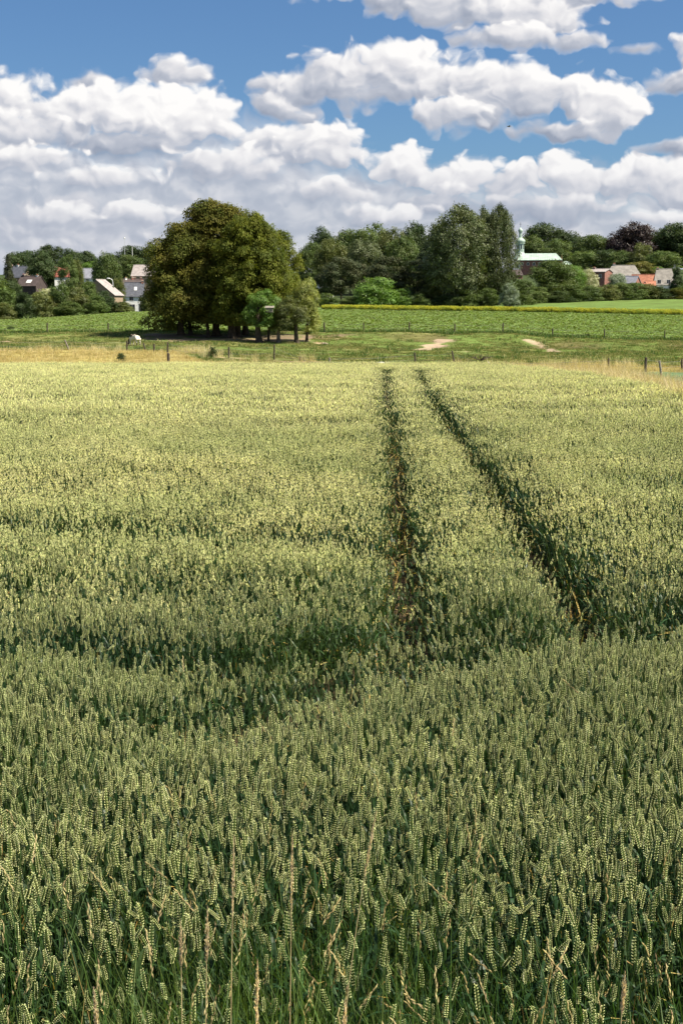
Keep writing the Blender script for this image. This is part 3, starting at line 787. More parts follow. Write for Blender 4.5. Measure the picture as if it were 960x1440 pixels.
M_BARK = plain('bark', (.085, .068, .05), .5, 2.5, .95, .1, .6)
M_BARKL = plain('pale_bark', (.24, .20, .15), .5, 2.5, .95, .1, .6)
def trunk_builder(h, crown_h, r, seed, limbs=6, crown_w=6, lean=0.0, fork=.0, m=None):
    g_ = random.Random(seed); B = MB(); m = m or M_BARK
    top = h + crown_h * .55
    bend = [g_.uniform(-.25, .25) for _ in range(4)]
    spine = lambda t: Vector((lean * t * h + bend[0] * r * 3 * math.sin(t * 3), bend[1] * r * 3 * math.sin(t * 2.4), t * top))
    B.tube([spine(t) + Vector((0, 0, -.35 if t == 0 else 0)) for t in (0, .03, .1, .3, .5, .75, 1)], [r * q for q in (1.75, 1.3, 1.02, .88, .7, .42, .1)], m, 10)
    for k in range(5):                                                # root flares
        a = k * 1.26 + g_.uniform(-.3, .3)
        B.tube([Vector((math.cos(a) * r * 2.3, math.sin(a) * r * 2.3, -.3)), Vector((math.cos(a) * r * 1.2, math.sin(a) * r * 1.2, .05 + r * .2)), Vector((math.cos(a) * r * .4, math.sin(a) * r * .4, r * 2.2))], [r * .22, r * .3, r * .2], m, 6)
    for k in range(limbs):
        t = g_.uniform(max(.12, h / top * .75), .85); p = spine(t); a = k * 2.4 + g_.uniform(-.4, .4)
        L = crown_w * .42 * g_.uniform(.6, 1.0) * (1.1 - t * .6)
        q1 = p + Vector((math.cos(a) * L * .45, math.sin(a) * L * .45, L * .35)); q2 = p + Vector((math.cos(a) * L, math.sin(a) * L, L * g_.uniform(.45, .8)))
        B.tube([p, q1, q2], [r * .42 * (1.1 - t * .6), r * .26, r * .07], m, 6)
        for q in range(2):
            b_ = a + g_.uniform(-.9, .9); q3 = q1 + Vector((math.cos(b_) * L * .45, math.sin(b_) * L * .45, L * g_.uniform(.1, .6)))
            B.tube([q1, q3], [r * .18, r * .04], m, 5)
    return B

TREES = {}
def leafy(key, *c, **k):
    M = leafmat(key, *c, **k); return M
L_BEECH = leafmat('beech_leaf', (.150, .165, .024), (.085, .108, .020), .32, .10, .6, patch=.35, objvar=.06)
L_BROWN = leafmat('bronze_leaf', (.128, .118, .022), (.085, .102, .020), .30, .10, .6, patch=.4, objvar=.06)
L_LIME = leafmat('bright_leaf', (.16, .26, .05), (.11, .19, .035), .35, .35, .5, patch=.6)
L_PALE = leafmat('pale_leaf', (.38, .40, .11), (.20, .23, .055), .35, .3, .5, patch=.8)
L_OLIVE = leafmat('olive_leaf', (.15, .165, .042), (.09, .115, .030), .3, .3, .5, patch=.7)
L_DARK = leafmat('dark_leaf', (.045, .072, .024), (.068, .095, .030), .22, .2, .5, patch=.22)
L_MID = leafmat('mid_leaf', (.085, .125, .034), (.125, .165, .046), .28, .2, .5, patch=.22)
L_POP = leafmat('poplar_leaf', (.135, .155, .070), (.090, .115, .046), .25, .25, .5, patch=.4)
L_CON = leafmat('conifer_leaf', (.045, .062, .024), (.075, .082, .030), .15, .25, .6, patch=.3)
L_PURP = leafmat('copper_leaf', (.030, .018, .018), (.048, .030, .026), .2, .35, .5, patch=.3)
L_GOLD = leafmat('gold_leaf', (.23, .20, .05), (.16, .165, .045), .3, .3, .5, patch=.3)
L_SILV = leafmat('silver_leaf', (.24, .29, .20), (.15, .19, .12), .25, .5, .5, patch=.5)
L_BLOOM = leafmat('blossom', (.55, .53, .36), (.25, .28, .12), .25, .3, .6, patch=1.2)
CM = {}
def crown_var(kind, m, v, **kw):
    key = (kind, m.name, v)
    if key not in CM:
        spec = dict(round=dict(lobes=52, leaves=26000, leaf=.034, lobe_r=.135), poplar=dict(lobes=90, leaves=42000, leaf=.024, lobe_r=.10, flat=1.7, ragged=.12),
                    cone=dict(lobes=70, leaves=20000, leaf=.034, lobe_r=.10, flat=.4, layers=1, ragged=.15), pine=dict(lobes=46, leaves=22000, leaf=.032, lobe_r=.12, flat=.42, layers=1, ragged=.15),
                    bush=dict(lobes=40, leaves=16000, leaf=.042, lobe_r=.14, ragged=.12), dome=dict(lobes=60, leaves=14000, leaf=.03))[kind]
        spec.update(kw)
        CM[key] = crown_mesh('crown', kind, [m], seed=hash((kind, v)) % 1 + 100 * v + len(kind) * 7, **spec)
    return CM[key]
TREES_GROUP = None
def tree(name, label, cat, px, top, wpx, Y, kind, m, v=0, base=None, trunk_h=None, group=None, dpx=None, r=None, bark=None, limbs=5, cut=None, **kw):
    """a tree standing on the ground at (px, Y), as high as the photo row `top`, its crown wpx photo pixels wide"""
    x = xat(px, Y); z0 = gz(x, Y); zt = at(px, top, Y).z
    H = zt - z0; W_ = wpx / 2000 * Y
    th = trunk_h if trunk_h is not None else {'bush': .0, 'round': .1 * H, 'poplar': .05 * H, 'cone': .03 * H, 'pine': .22 * H, 'dome': .1 * H}[kind]
    t = empty(name, (x, Y, z0 - .05), random.uniform(0, 6.28), label=label, cat=cat, group=group)
    me = crown_var(kind, m, v, **kw)
    c = link('crown', me, t, (0, 0, th), None, (W_, W_, H - th))
    trunk_builder(th, (H - th), r or max(.06, H * .018), int(px * 7 + top), limbs=limbs if kind != 'bush' else 3, crown_w=W_ * .8, m=bark).build('trunk', t)
    return t

# --- the clump of trees in the pasture: each with its own trunk and crown
def big_tree(label, px, Y, top, cx, wpx, m, seed, th, kind='dome', lean=0, r=.5, leaves=60000, lobes=110, bottom=None, bark=None, cat='tree', name='beech_tree', leaf=.021, lobe_r=.10, dy=0, depth=1.0, layers=1, flat=.55, limbs=9):
    x = xat(px, Y); z0 = gz(x, Y); W_ = wpx / 2000 * Y
    zt = at(cx, top, Y).z; H = zt - z0
    t = empty(name, (x, Y, z0 - .05), label=label, cat=cat, group='trees of the pasture clump')
    me = crown_mesh('crown', kind, [m], lobes=lobes, leaves=leaves, leaf=leaf, seed=seed, lobe_r=lobe_r, flat=flat, ragged=.10, layers=layers)
    link('crown', me, t, (xat(cx, Y) - x, dy, th), (0, 0, seed), (W_, W_ * depth, H - th))
    trunk_builder(th + 1, H - th, r, seed, limbs=limbs, crown_w=W_ * .75, lean=lean, m=bark).build('trunk', t)
    return t
big_tree('big bronze tinged tree on the left of the pasture clump with low hanging boughs', 254, 176, 306, 262, 122, L_BROWN, 11, .6, r=.36, leaves=70000, lobes=120)
big_tree('slanting thin trunked tree behind the left side of the pasture clump', 268, 179, 322, 246, 84, L_BEECH, 12, 1.6, r=.22, lean=-.25, leaves=30000)
big_tree('tallest tree of the pasture clump with a bronze top', 304, 178, 274, 312, 150, L_BROWN, 13, 1.6, r=.42, leaves=100000, lobes=150)
big_tree('wide green tree in the middle of the pasture clump, nearest to the camera', 326, 173, 291, 352, 136, L_BEECH, 14, 1.5, r=.42, leaves=100000, lobes=150, leaf=.021, depth=.75)
big_tree('thin leaning tree between the thick trunks of the pasture clump', 293, 175, 340, 290, 80, L_BEECH, 15, 2.2, r=.2, lean=-.3, leaves=26000)
big_tree('green tree on the right side of the pasture clump, behind the ivy clad trunk', 345, 180, 318, 385, 96, L_BEECH, 16, 1.8, r=.36, leaves=60000)
big_tree('dark trunked tree tucked under the middle of the pasture clump', 334, 176, 345, 330, 90, L_BEECH, 17, 2.0, r=.38, leaves=34000)
big_tree('small bright green ivy clad tree in front of the pasture clump', 364, 167.5, 405, 369, 48, L_LIME, 18, 1.9, kind='round', r=.36, leaves=26000, lobes=44, leaf=.035, lobe_r=.13, name='ivy_tree')
big_tree('low olive green tree between the ivy clad tree and the pale one', 391, 168, 418, 393, 34, L_OLIVE, 19, 1.6, kind='round', r=.22, leaves=15000, lobes=30, leaf=.04, lobe_r=.14, name='young_tree', bark=M_BARKL)
big_tree('pale yellow green tree at the right end of the clump, taller than its olive neighbour', 431, 170.5, 388, 430, 40, L_PALE, 20, 1.2, kind='round', r=.16, leaves=24000, lobes=44, leaf=.035, lobe_r=.13, name='young_tree')
big_tree('small round olive tree with a dark trunk in front of the pale yellow green one', 417, 167, 416, 411, 48, L_OLIVE, 21, 1.5, kind='round', r=.26, leaves=28000, lobes=50, leaf=.033, lobe_r=.13, name='young_tree')
big_tree('slim dark tree with the wooden box on its trunk', 377, 168.5, 422, 378, 26, L_BEECH, 22, 2.0, kind='round', r=.15, leaves=5000, lobes=20, leaf=.05, lobe_r=.18, name='young_tree')

# --- the woods behind the fields
T = tree
# far left, front hedge of shrubs
HB = 'shrubs of the hedge on the left'
for (px, top, w, Y, m, v, lab) in (
    (-14, 378, 60, 300, L_MID, 0, 'tall dark shrub cut by the left edge of the picture'),
    (12, 406, 40, 298, L_MID, 1, 'rounded green shrub next to the left edge, in front of the hedge'),
    (36, 411, 32, 297, L_DARK, 2, 'dark shrub below the dark brown roof'),
    (66, 404, 44, 304, L_BLOOM, 0, 'shrub with whitish blossom below the dark brown roof'),
    (60, 410, 40, 300, L_OLIVE, 3, 'yellowish green shrub in front of the whitish blossoming one'),
    (86, 399, 40, 302, L_MID, 1, 'bright green bushy shrub in the middle of the left hedge'),
    (106, 402, 40, 303, L_OLIVE, 0, 'large olive shrub below the grey blue roof'),
    (127, 395, 36, 340, L_MID, 2, 'tall bush in front of the gable of the pinkish roof'),
    (145, 407, 26, 330, L_DARK, 0, 'dark bush below the pinkish roof slope, left of the white house'),
    (136, 415, 34, 300, L_MID, 2, 'mid green shrub at the hedge foot below the pinkish roof slope'),
    (152, 417, 32, 304, L_DARK, 3, 'low dark shrub left of the white house'),
    (172, 424, 30, 306, L_OLIVE, 2, 'small shrub in front of the low wing of the white house'),
    (2, 425, 40, 294, L_OLIVE, 1, 'low yellow green shrub at the foot of the hedge near the left edge'),
    (98, 424, 44, 296, L_MID, 3, 'low shrub at the foot of the middle of the left hedge')):
    T('hedge_shrub', lab, 'shrub', px, top, w, Y, 'bush', m, v, group=HB)
T('broad_tree', 'dark broad tree standing between the slate roof and the red roof', 'tree', 60, 351, 44, 478, 'round', L_DARK, 0)
T('slender_tree', 'light green tree with a bare pale trunk in front of the red roof', 'tree', 98, 354, 27, 385, 'pine', L_MID, 0, bark=M_BARKL)
T('slender_tree', 'slim green tree right of the red roof', 'tree', 110, 362, 18, 388, 'round', L_OLIVE, 1, bark=M_BARKL)
T('spruce_tree', 'dark pointed spruce near the left edge above the hedge', 'tree', 15, 353, 24, 430, 'cone', L_CON, 0)
T('spruce_tree', 'tall dark spruce cut by the left edge of the picture', 'tree', -4, 355, 22, 420, 'cone', L_CON, 1)
T('broad_tree', 'dark tree on the skyline left of the tallest village tree', 'tree', 36, 351, 48, 560, 'round', L_DARK, 1)
T('broad_tree', 'dark tree crowning the skyline above the village on the left', 'tree', 75, 343, 40, 610, 'round', L_DARK, 2)
T('broad_tree', 'dark skyline tree right of the highest one above the village', 'tree', 102, 349, 36, 600, 'round', L_DARK, 0)
T('broad_tree', 'low dark skyline tree above the grey blue roof', 'tree', 122, 352, 34, 620, 'round', L_DARK, 3)
T('broad_tree', 'bright green tree behind the grey blue roof', 'tree', 130, 367, 30, 560, 'round', L_LIME, 0)
T('broad_tree', 'big green tree behind the street lamp', 'tree', 152, 353, 36, 455, 'round', L_MID, 2)
T('pine_tree', 'dark pine behind the street lamp', 'tree', 158, 354, 26, 470, 'pine', L_CON, 0)
T('broad_tree', 'round green tree below the thin radio mast', 'tree', 183, 357, 42, 545, 'round', L_MID, 3)
T('broad_tree', 'dark domed tree on the skyline beside the white flag pole', 'tree', 190, 344, 50, 640, 'round', L_DARK, 1)
T('broad_tree', 'dark skyline tree half hidden behind the pasture clump on its left', 'tree', 222, 347, 50, 640, 'round', L_DARK, 2)
T('broad_tree', 'light green tree in front of the pale long roof', 'tree', 167, 390, 20, 420, 'round', L_OLIVE, 3)
T('conifer_bush', 'narrow dark conifer beside the street lamp', 'tree', 160, 400, 13, 400, 'cone', L_DARK, 1)
T('broad_tree', 'green tree behind the dark maroon roof', 'tree', 184, 372, 34, 575, 'round', L_MID, 1)
T('hedge_shrub', 'grey green bush at the right corner of the white house', 'shrub', 213, 408, 30, 372, 'bush', L_OLIVE, 0)
T('broad_tree', 'dark tree filling the gap below the slate roof near the left edge', 'tree', 14, 392, 34, 380, 'round', L_DARK, 3)
# middle wood
MW = 'trees of the middle wood'
for (nm, px, top, w, Y, kind, m, v, lab) in (
    ('oak_tree', 455, 318, 40, 420, 'round', L_DARK, 0, 'dark round headed tree rising alone at the left end of the middle wood'),
    ('broad_tree', 436, 338, 36, 400, 'round', L_MID, 1, 'green tree just right of the big pasture clump'),
    ('broad_tree', 466, 333, 44, 360, 'round', L_OLIVE, 2, 'light green tree at the left end of the middle wood'),
    ('broad_tree', 492, 321, 56, 400, 'round', L_MID, 3, 'broad tree on the wood top right of the lone round headed one'),
    ('broad_tree', 523, 314, 56, 395, 'round', L_MID, 0, 'high domed tree in the middle of the wood skyline'),
    ('broad_tree', 511, 333, 48, 355, 'round', L_POP, 1, 'grey green tree with a light crown in the middle of the wood'),
    ('broad_tree', 549, 317, 42, 380, 'round', L_OLIVE, 1, 'tree with pointed crown above the dark pines of the wood'),
    ('broad_tree', 580, 311, 50, 390, 'round', L_DARK, 2, 'dark skyline tree left of the tall poplars'),
    ('broad_tree', 566, 330, 50, 350, 'round', L_MID, 3, 'rounded mid green tree left of the tall poplars'),
    ('pine_tree', 480, 357, 52, 325, 'pine', L_CON, 0, 'dark layered pine left of the big light green bush'),
    ('pine_tree', 462, 365, 34, 330, 'pine', L_CON, 1, 'slim dark pine at the left edge of the middle wood'),
    ('pine_tree', 545, 356, 54, 322, 'pine', L_CON, 2, 'dark pine behind the big light green bush'),
    ('pine_tree', 586, 362, 60, 318, 'pine', L_CON, 0, 'dark pine with brownish boughs left of the tall poplars'),
    ('pine_tree', 606, 385, 42, 314, 'cone', L_OLIVE, 2, 'low feathery pine at the foot of the tall poplars'),
    ('pine_tree', 512, 368, 44, 332, 'pine', L_CON, 1, 'dark pine half hidden behind the big light green bush'),
    ('poplar_tree', 643, 288, 96, 312, 'poplar', L_POP, 0, 'tallest broad poplar with silvery green leaves'),
    ('poplar_tree', 699, 287, 58, 318, 'poplar', L_POP, 1, 'tall poplar right of the broadest one, beside the church tower'),
    ('poplar_tree', 676, 292, 52, 322, 'poplar', L_POP, 2, 'dark cleft poplar between the two tall poplars'),
    ('poplar_tree', 615, 318, 56, 325, 'poplar', L_DARK, 3, 'dark lower poplar at the left foot of the tall poplars')):
    T(nm, lab, 'tree', px, top, w, Y, kind, m, v, group=MW)
SB = 'shrubs along the foot of the middle wood'
for (px, top, w, Y, m, v, lab) in (
    (527, 388, 62, 308, L_LIME, 0, 'big rounded light green bush at the foot of the middle wood'),
    (566, 405, 34, 309, L_LIME, 1, 'smaller light green bush right of the big rounded one'),
    (590, 412, 30, 308, L_MID, 2, 'low green bush left of the tall poplars'),
    (457, 412, 34, 312, L_MID, 3, 'low bush at the left foot of the middle wood'),
    (492, 416, 30, 309, L_MID, 0, 'low bush left of the big light green one'),
    (625, 414, 34, 309, L_DARK, 1, 'dark low bush under the broadest poplar'),
    (654, 407, 40, 310, L_MID, 2, 'green bush under the broadest poplar'),
    (684, 405, 36, 310, L_MID, 3, 'green bush under the right tall poplar'),
    (716, 396, 26, 306, L_SILV, 0, 'silvery white leaved bush right of the poplars'),
    (734, 392, 40, 318, L_MID, 1, 'green bush between the silvery one and the big dark tree'),
    (444, 404, 24, 330, L_LIME, 2, 'bright bush behind the right end of the pasture clump')):
    T('wood_shrub', lab, 'shrub', px, top, w, Y, 'bush', m, v, group=SB)
# right wood
RW = 'trees behind the church and farm'
for (nm, px, top, w, Y, kind, m, v, lab) in (
    ('broad_tree', 758, 312, 64, 640, 'round', L_DARK, 0, 'big dark tree on the skyline right of the church tower'),
    ('broad_tree', 742, 330, 44, 630, 'round', L_MID, 2, 'green tree close behind the church roof'),
    ('broad_tree', 790, 322, 50, 640, 'round', L_DARK, 1, 'dark skyline tree above the end of the church roof'),
    ('broad_tree', 783, 335, 42, 600, 'round', L_MID, 0, 'rounded olive tree just behind the church roof'),
    ('broad_tree', 812, 332, 40, 620, 'round', L_DARK, 3, 'skyline tree in the dip right of the church'),
    ('broad_tree', 836, 328, 52, 600, 'round', L_MID, 1, 'pale green tree left of the purple beech'),
    ('broad_tree', 818, 352, 44, 560, 'round', L_MID, 3, 'bushy tree between the church and the farm'),
    ('broad_tree', 851, 350, 46, 560, 'round', L_DARK, 2, 'dark green tree behind the brick farm building'),
    ('copper_beech', 888, 311, 62, 580, 'round', L_PURP, 0, 'dark purple copper beech on the skyline'),
    ('copper_beech', 872, 322, 42, 590, 'round', L_PURP, 1, 'smaller dark purple beech on the left flank of the big one'),
    ('broad_tree', 899, 341, 30, 540, 'round', L_OLIVE, 0, 'light green tree in front of the purple beech'),
    ('broad_tree', 922, 322, 54, 590, 'round', L_DARK, 0, 'dark green tree right of the purple beech'),
    ('broad_tree', 948, 312, 62, 580, 'round', L_DARK, 3, 'dark tree on the skyline at the right edge'),
    ('broad_tree', 972, 318, 56, 575, 'round', L_DARK, 1, 'dark tree cut by the right edge of the picture'),
    ('broad_tree', 930, 352, 46, 530, 'round', L_MID, 2, 'green tree behind the tan hipped roof'),
    ('golden_tree', 897, 367, 42, 500, 'round', L_GOLD, 0, 'golden yellow green rounded tree behind the orange roof'),
    ('broad_tree', 920, 374, 22, 500, 'round', L_LIME, 1, 'small bright green tree left of the tan hipped roof'),
    ('broad_tree', 872, 352, 38, 545, 'round', L_MID, 0, 'green tree behind the grey farm roof'),
    ('fir_tree', 950, 374, 28, 365, 'cone', L_DARK, 2, 'dark blue green fir right of the tan hipped roof'),
    ('broad_tree', 778, 364, 66, 340, 'round', L_MID, 2, 'big dark rounded tree in front of the church'),
    ('broad_tree', 806, 372, 30, 352, 'round', L_LIME, 2, 'bright green tree right of the big rounded one in front of the church'),
    ('elder_tree', 822, 377, 32, 355, 'round', L_BLOOM, 1, 'elder with creamy white blossom left of the brick farm building'),
    ('willow_tree', 866, 383, 24, 362, 'round', L_SILV, 1, 'silvery grey tree in front of the brick farm building')):
    T(nm, lab, 'tree', px, top, w, Y, kind, m, v, group=RW)
HR = 'shrubs of the hedge on the right'
for i, (px, top, w, Y, m, v, lab) in enumerate((
    (752, 402, 40, 332, L_MID, 0, 'hedge shrub at the left foot of the big rounded tree'),
    (785, 408, 44, 333, L_DARK, 1, 'dark hedge shrub at the foot of the big rounded tree'),
    (808, 400, 40, 336, L_MID, 2, 'hedge shrub below the creamy blossoming elder'),
    (830, 401, 38, 338, L_MID, 3, 'hedge shrub left of the foot of the brick farm building'),
    (852, 399, 38, 340, L_OLIVE, 0, 'hedge shrub at the foot of the brick farm building'),
    (872, 397, 38, 342, L_MID, 1, 'hedge shrub below the purple grey lean-to roof'),
    (892, 397, 38, 343, L_MID, 2, 'hedge shrub below the orange roof'),
    (910, 399, 36, 344, L_OLIVE, 3, 'hedge shrub between the orange roof and the tan one'),
    (927, 402, 36, 344, L_DARK, 0, 'dark hedge shrub below the tan hipped roof'),
    (951, 404, 28, 343, L_BROWN, 1, 'reddish brown leaved hedge shrub at the right edge'),
    (966, 396, 40, 350, L_MID, 2, 'green shrub cut by the right edge above the reddish one'))):
    T('hedge_shrub', lab, 'shrub', px, top, w, Y, 'bush', m, v, group=HR)

# ------------------------------------------------------------------ buildings of the village
M_WHITE = plain('white_render', (.80, .79, .76), .12, .7, .85)
M_SLATE = plain('dark_slate', (.085, .09, .11), .35, 1.5, .6, .4, .3)
M_GREY = plain('grey_slate', (.21, .215, .25), .3, 1.2, .6, .4, .3)
M_PINK = plain('weathered_pink_tile', (.36, .315, .30), .25, 1.2, .8, .2, .4)
M_BROWN = plain('brown_tile', (.085, .065, .062), .3, 1.2, .8, .2, .4)
M_RED = plain('red_tile', (.30, .095, .075), .3, 1.2, .8, .2, .4)
M_ORANGE = plain('orange_tile', (.40, .17, .105), .35, 1.2, .8, .2, .4)
M_TAN = plain('weathered_tan_tile', (.25, .23, .205), .3, 1.0, .8, .2, .4)
M_COPPER = plain('green_copper', (.40, .50, .43), .25, .6, .6, .4, .1)
M_BRICK = brickmat('red_brick', (.30, .115, .085), (.21, .085, .065), (.36, .30, .25))
M_BRICKT = brickmat('tan_brick', (.36, .26, .17), (.28, .20, .13), (.40, .36, .30))
M_GLASS = plain('window_glass', (.03, .035, .045), .3, 2, .15, .6)
M_FRAME = plain('window_frame', (.62, .60, .57), .1, 3, .6)
M_STONE = plain('pale_stone', (.62, .59, .52), .2, 2, .85, .2, .2)
M_CREAM = plain('cream_roof', (.55, .48, .36), .2, 1.5, .8)

def house(label, px, Y, eave, ridge, wpx, depth, wall, roof, rz=0, hip=0.0, name='house', base=None, chim=(), win=(), cat='house', parts=(), zoff=None, sky=None, gable=None):
    """a house whose ridge runs along local X. wpx = length along the ridge in photo pixels. eave, ridge: photo rows."""
    x = xat(px, Y); z0 = gz(x, Y); ze = at(px, eave, Y).z - z0; zr = at(px, ridge, Y).z - z0
    Lx = wpx / 2000 * Y / 2; D = depth / 2
    t = empty(name, (x, Y, z0), R(rz), label=label, cat=cat)
    B = MB()
    # walls with gable tops
    vs = [(-Lx, -D, -1.5), (Lx, -D, -1.5), (Lx, D, -1.5), (-Lx, D, -1.5), (-Lx, -D, ze), (Lx, -D, ze), (Lx, D, ze), (-Lx, D, ze)]
    fs = [(0, 1, 5, 4), (2, 3, 7, 6)]
    if hip == 0:
        vs += [(-Lx, 0, zr - .1), (Lx, 0, zr - .1)]; fs += [(1, 2, 6, 9, 5), (3, 0, 4, 8, 7)]
    else: fs += [(1, 2, 6, 5), (3, 0, 4, 7)]
    B.poly(vs, fs[:2], wall); B.poly(vs, fs[2:], gable or wall); B.build('wall', t)
    # roof as a thick shell with overhang
    B = MB(); o = .35; hx = hip * Lx * 2 if hip else 0; sl = (zr - ze) / D; eo = ze - sl * o
    rx = Lx + (o * .6 if not hip else 0)
    for sg in (-1, 1):
        e0 = Vector((-Lx - (o if hip else o * .6), sg * (D + o), eo)); e1 = Vector((-e0.x, e0.y, eo))
        r0 = Vector((-rx + hx, 0, zr)); r1 = Vector((rx - hx, 0, zr)); up = Vector((0, 0, .16))
        B.poly([e0, e1, r1, r0, e0 + up, e1 + up, r1 + up, r0 + up], [(0, 3, 2, 1), (4, 5, 6, 7), (0, 1, 5, 4), (1, 2, 6, 5), (3, 0, 4, 7), (2, 3, 7, 6)], roof)
    if hip:
        for sx in (-1, 1):
            a = Vector((sx * (Lx + o), -D - o, eo)); b_ = Vector((sx * (Lx + o), D + o, eo)); c = Vector((sx * (rx - hx), 0, zr)); up = Vector((0, 0, .163))
            B.poly([a, b_, c, a + up, b_ + up, c + up], [(0, 1, 2), (3, 4, 5), (0, 1, 4, 3)], roof)
    ro = B.build('roof', t)
    MB().tube([(-rx + hx, 0, zr + .16), (rx - hx, 0, zr + .16)], .13, roof, 6).build('ridge', ro)
    for (u, cm, ch) in chim:
        c = MB().box(u * Lx - .35, u * Lx + .35, -.3, .3, zr - .8, zr + ch, cm)
        c.box(u * Lx - .42, u * Lx + .42, -.37, .37, zr + ch + .002, zr + ch + .12, M_STONE)
        for q in (-.15, .15): c.tube([(u * Lx + q, 0, zr + ch + .12), (u * Lx + q, 0, zr + ch + .45)], .09, M_ORANGE, 8)
        c.build('chimney', ro)
    for (side, u, z, w, h) in win:                     # side: f front (-y), r right gable (+x), l left gable
        mx = {'f': Matrix.Translation((u, -D, z)), 'r': Matrix.Translation((Lx, u, z)) @ Matrix.Rotation(R(90), 4, 'Z'), 'l': Matrix.Translation((-Lx, u, z)) @ Matrix.Rotation(R(-90), 4, 'Z')}[side]
        wn = MB()
        for (a, b_, c, d) in ((-w / 2 - .08, -w / 2, -.08, h + .08), (w / 2, w / 2 + .08, -.08, h + .08), (-w / 2, w / 2, -.08, 0), (-w / 2, w / 2, h, h + .08), (-.03, .03, 0, h)):
            wn.box(a, b_, -.06, .03, c, d, M_FRAME, mx)
        wo_ = wn.build('window', t)
        MB().box(-w / 2, w / 2, -.025, .02, 0, h, M_GLASS, mx).build('pane', wo_)
    if sky:                                            # roof windows on the front slope: (u, fraction up, w, h)
        for (u, f, w, h) in sky:
            p = Vector((u, -D * (1 - f), ze + (zr - ze) * f + .19)); ang = math.atan2(zr - ze, D)
            mx = Matrix.Translation(p) @ Matrix.Rotation(ang, 4, 'X')
            MB().box(-w / 2, w / 2, -h / 2, h / 2, -.06, .06, M_FRAME, mx).box(-w / 2 + .1, w / 2 - .1, -h / 2 + .1, h / 2 - .1, .062, .075, plain('roof_light', (.75, .78, .8), .1, 2, .1, .8), mx).build('roof_window', ro)
    for (nm, f) in parts: f(t, ze, zr, Lx, D)
    return t

def wing(t, ze, zr, Lx, D):                            # the low wing of the white house
    w = MB().box(-Lx - 2.9, -Lx - .003, -D + .5, D - .8, -1.5, ze - 1.2, M_WHITE); w.build('wing', t)
    r_ = MB(); r_.poly([(-Lx - 3.1, -D + .3, ze - 1.35), (-Lx - .02, -D + .3, ze - .3), (-Lx - .02, D - .6, ze - .3), (-Lx - 3.1, D - .6, ze - 1.35),
                        (-Lx - 3.1, -D + .3, ze - 1.1), (-Lx - .02, -D + .3, ze - .05), (-Lx - .02, D - .6, ze - .05), (-Lx - 3.1, D - .6, ze - 1.1)],
                       [(0, 3, 2, 1), (4, 5, 6, 7), (0, 1, 5, 4), (1, 2, 6, 5), (2, 3, 7, 6), (3, 0, 4, 7)], M_CREAM); r_.build('wing_roof', t)
    mx = Matrix.Translation((-Lx - 1.9, -D + .5, ze - 3.2))
    wn = MB().box(-.6, .6, -.05, .02, -.06, 1.26, M_FRAME, mx).build('window', t)
    MB().box(-.5, .5, -.08, -.055, .02, 1.18, M_GLASS, mx).build('pane', wn)
house('white rendered house with dark slate roof at the edge of the green field', 190, 450, 416, 398, 26, 6.5, M_WHITE, M_SLATE, 6,
      win=(('f', -.9, 3.4, 1.1, 1.7), ('f', 1.9, 3.4, .8, 1.7), ('f', -.7, .3, 1.7, 1.9), ('f', 1.9, -.2, .9, 2.5), ('r', -.6, 3.2, .9, 1.3)), gable=M_BRICKT, parts=(('wing', wing),), sky=((.4, .5, .9, 1.4),), chim=((.85, M_BRICK, .6),))
house('house with small light grey roof close behind the wing of the white house', 173, 470, 414, 407, 22, 5, M_WHITE, M_GREY, -10)
house('house with dark maroon roof and white edged gable behind the white house', 180, 490, 408, 393, 20, 7, M_BRICKT, M_BROWN, 35, chim=((.8, M_BRICK, .7), (-.2, M_WHITE, .4)))
house('brick house with twin chimneys right of the dark maroon roof', 195, 500, 402, 393, 14, 6, M_BRICK, M_BROWN, 10, chim=((-.6, M_BRICK, .5), (.6, M_BRICK, .5)))
house('house with long pale pinkish roof left of the pasture clump', 212, 530, 388, 373, 44, 9, M_BRICKT, M_PINK, -6, chim=((-.1, M_BRICK, .3),))
house('house with slate roof and orange edged gable near the left edge', 29, 500, 390, 375, 26, 7, M_BRICKT, M_SLATE, -12, chim=((-.85, M_ORANGE, .5), (-.1, M_WHITE, .5)))
house('house with dark brown roof and white roof window at the left', 46, 440, 402, 389, 30, 7, M_BROWN, M_BROWN, -16, chim=((-.8, M_BROWN, .5), (.6, M_WHITE, .3)), sky=((.3, .4, 1.6, 1.5),))
house('house with red tiled roof seen between the village trees', 88, 480, 389, 377, 20, 7, M_WHITE, M_RED, 14, chim=((-.8, M_WHITE, .2),))
house('house with grey blue roof and white wall above the left hedge', 129, 520, 391, 378, 28, 7, M_WHITE, M_GREY, 6, win=(('f', -1, 3.0, 1, 1.2), ('f', 1.5, 3.0, 1, 1.2)), chim=((.95, M_WHITE, .3),))
house('house with long pinkish grey roof sloping down to the right', 143, 400, 415, 394, 20, 12, M_BRICKT, M_PINK, 62)
house('small pale house glimpsed between the pasture clump and the dark pines', 456, 380, 408, 388, 16, 6, M_WHITE, M_GREY, 20, win=(('f', 0, 2, 1, 1.2),))
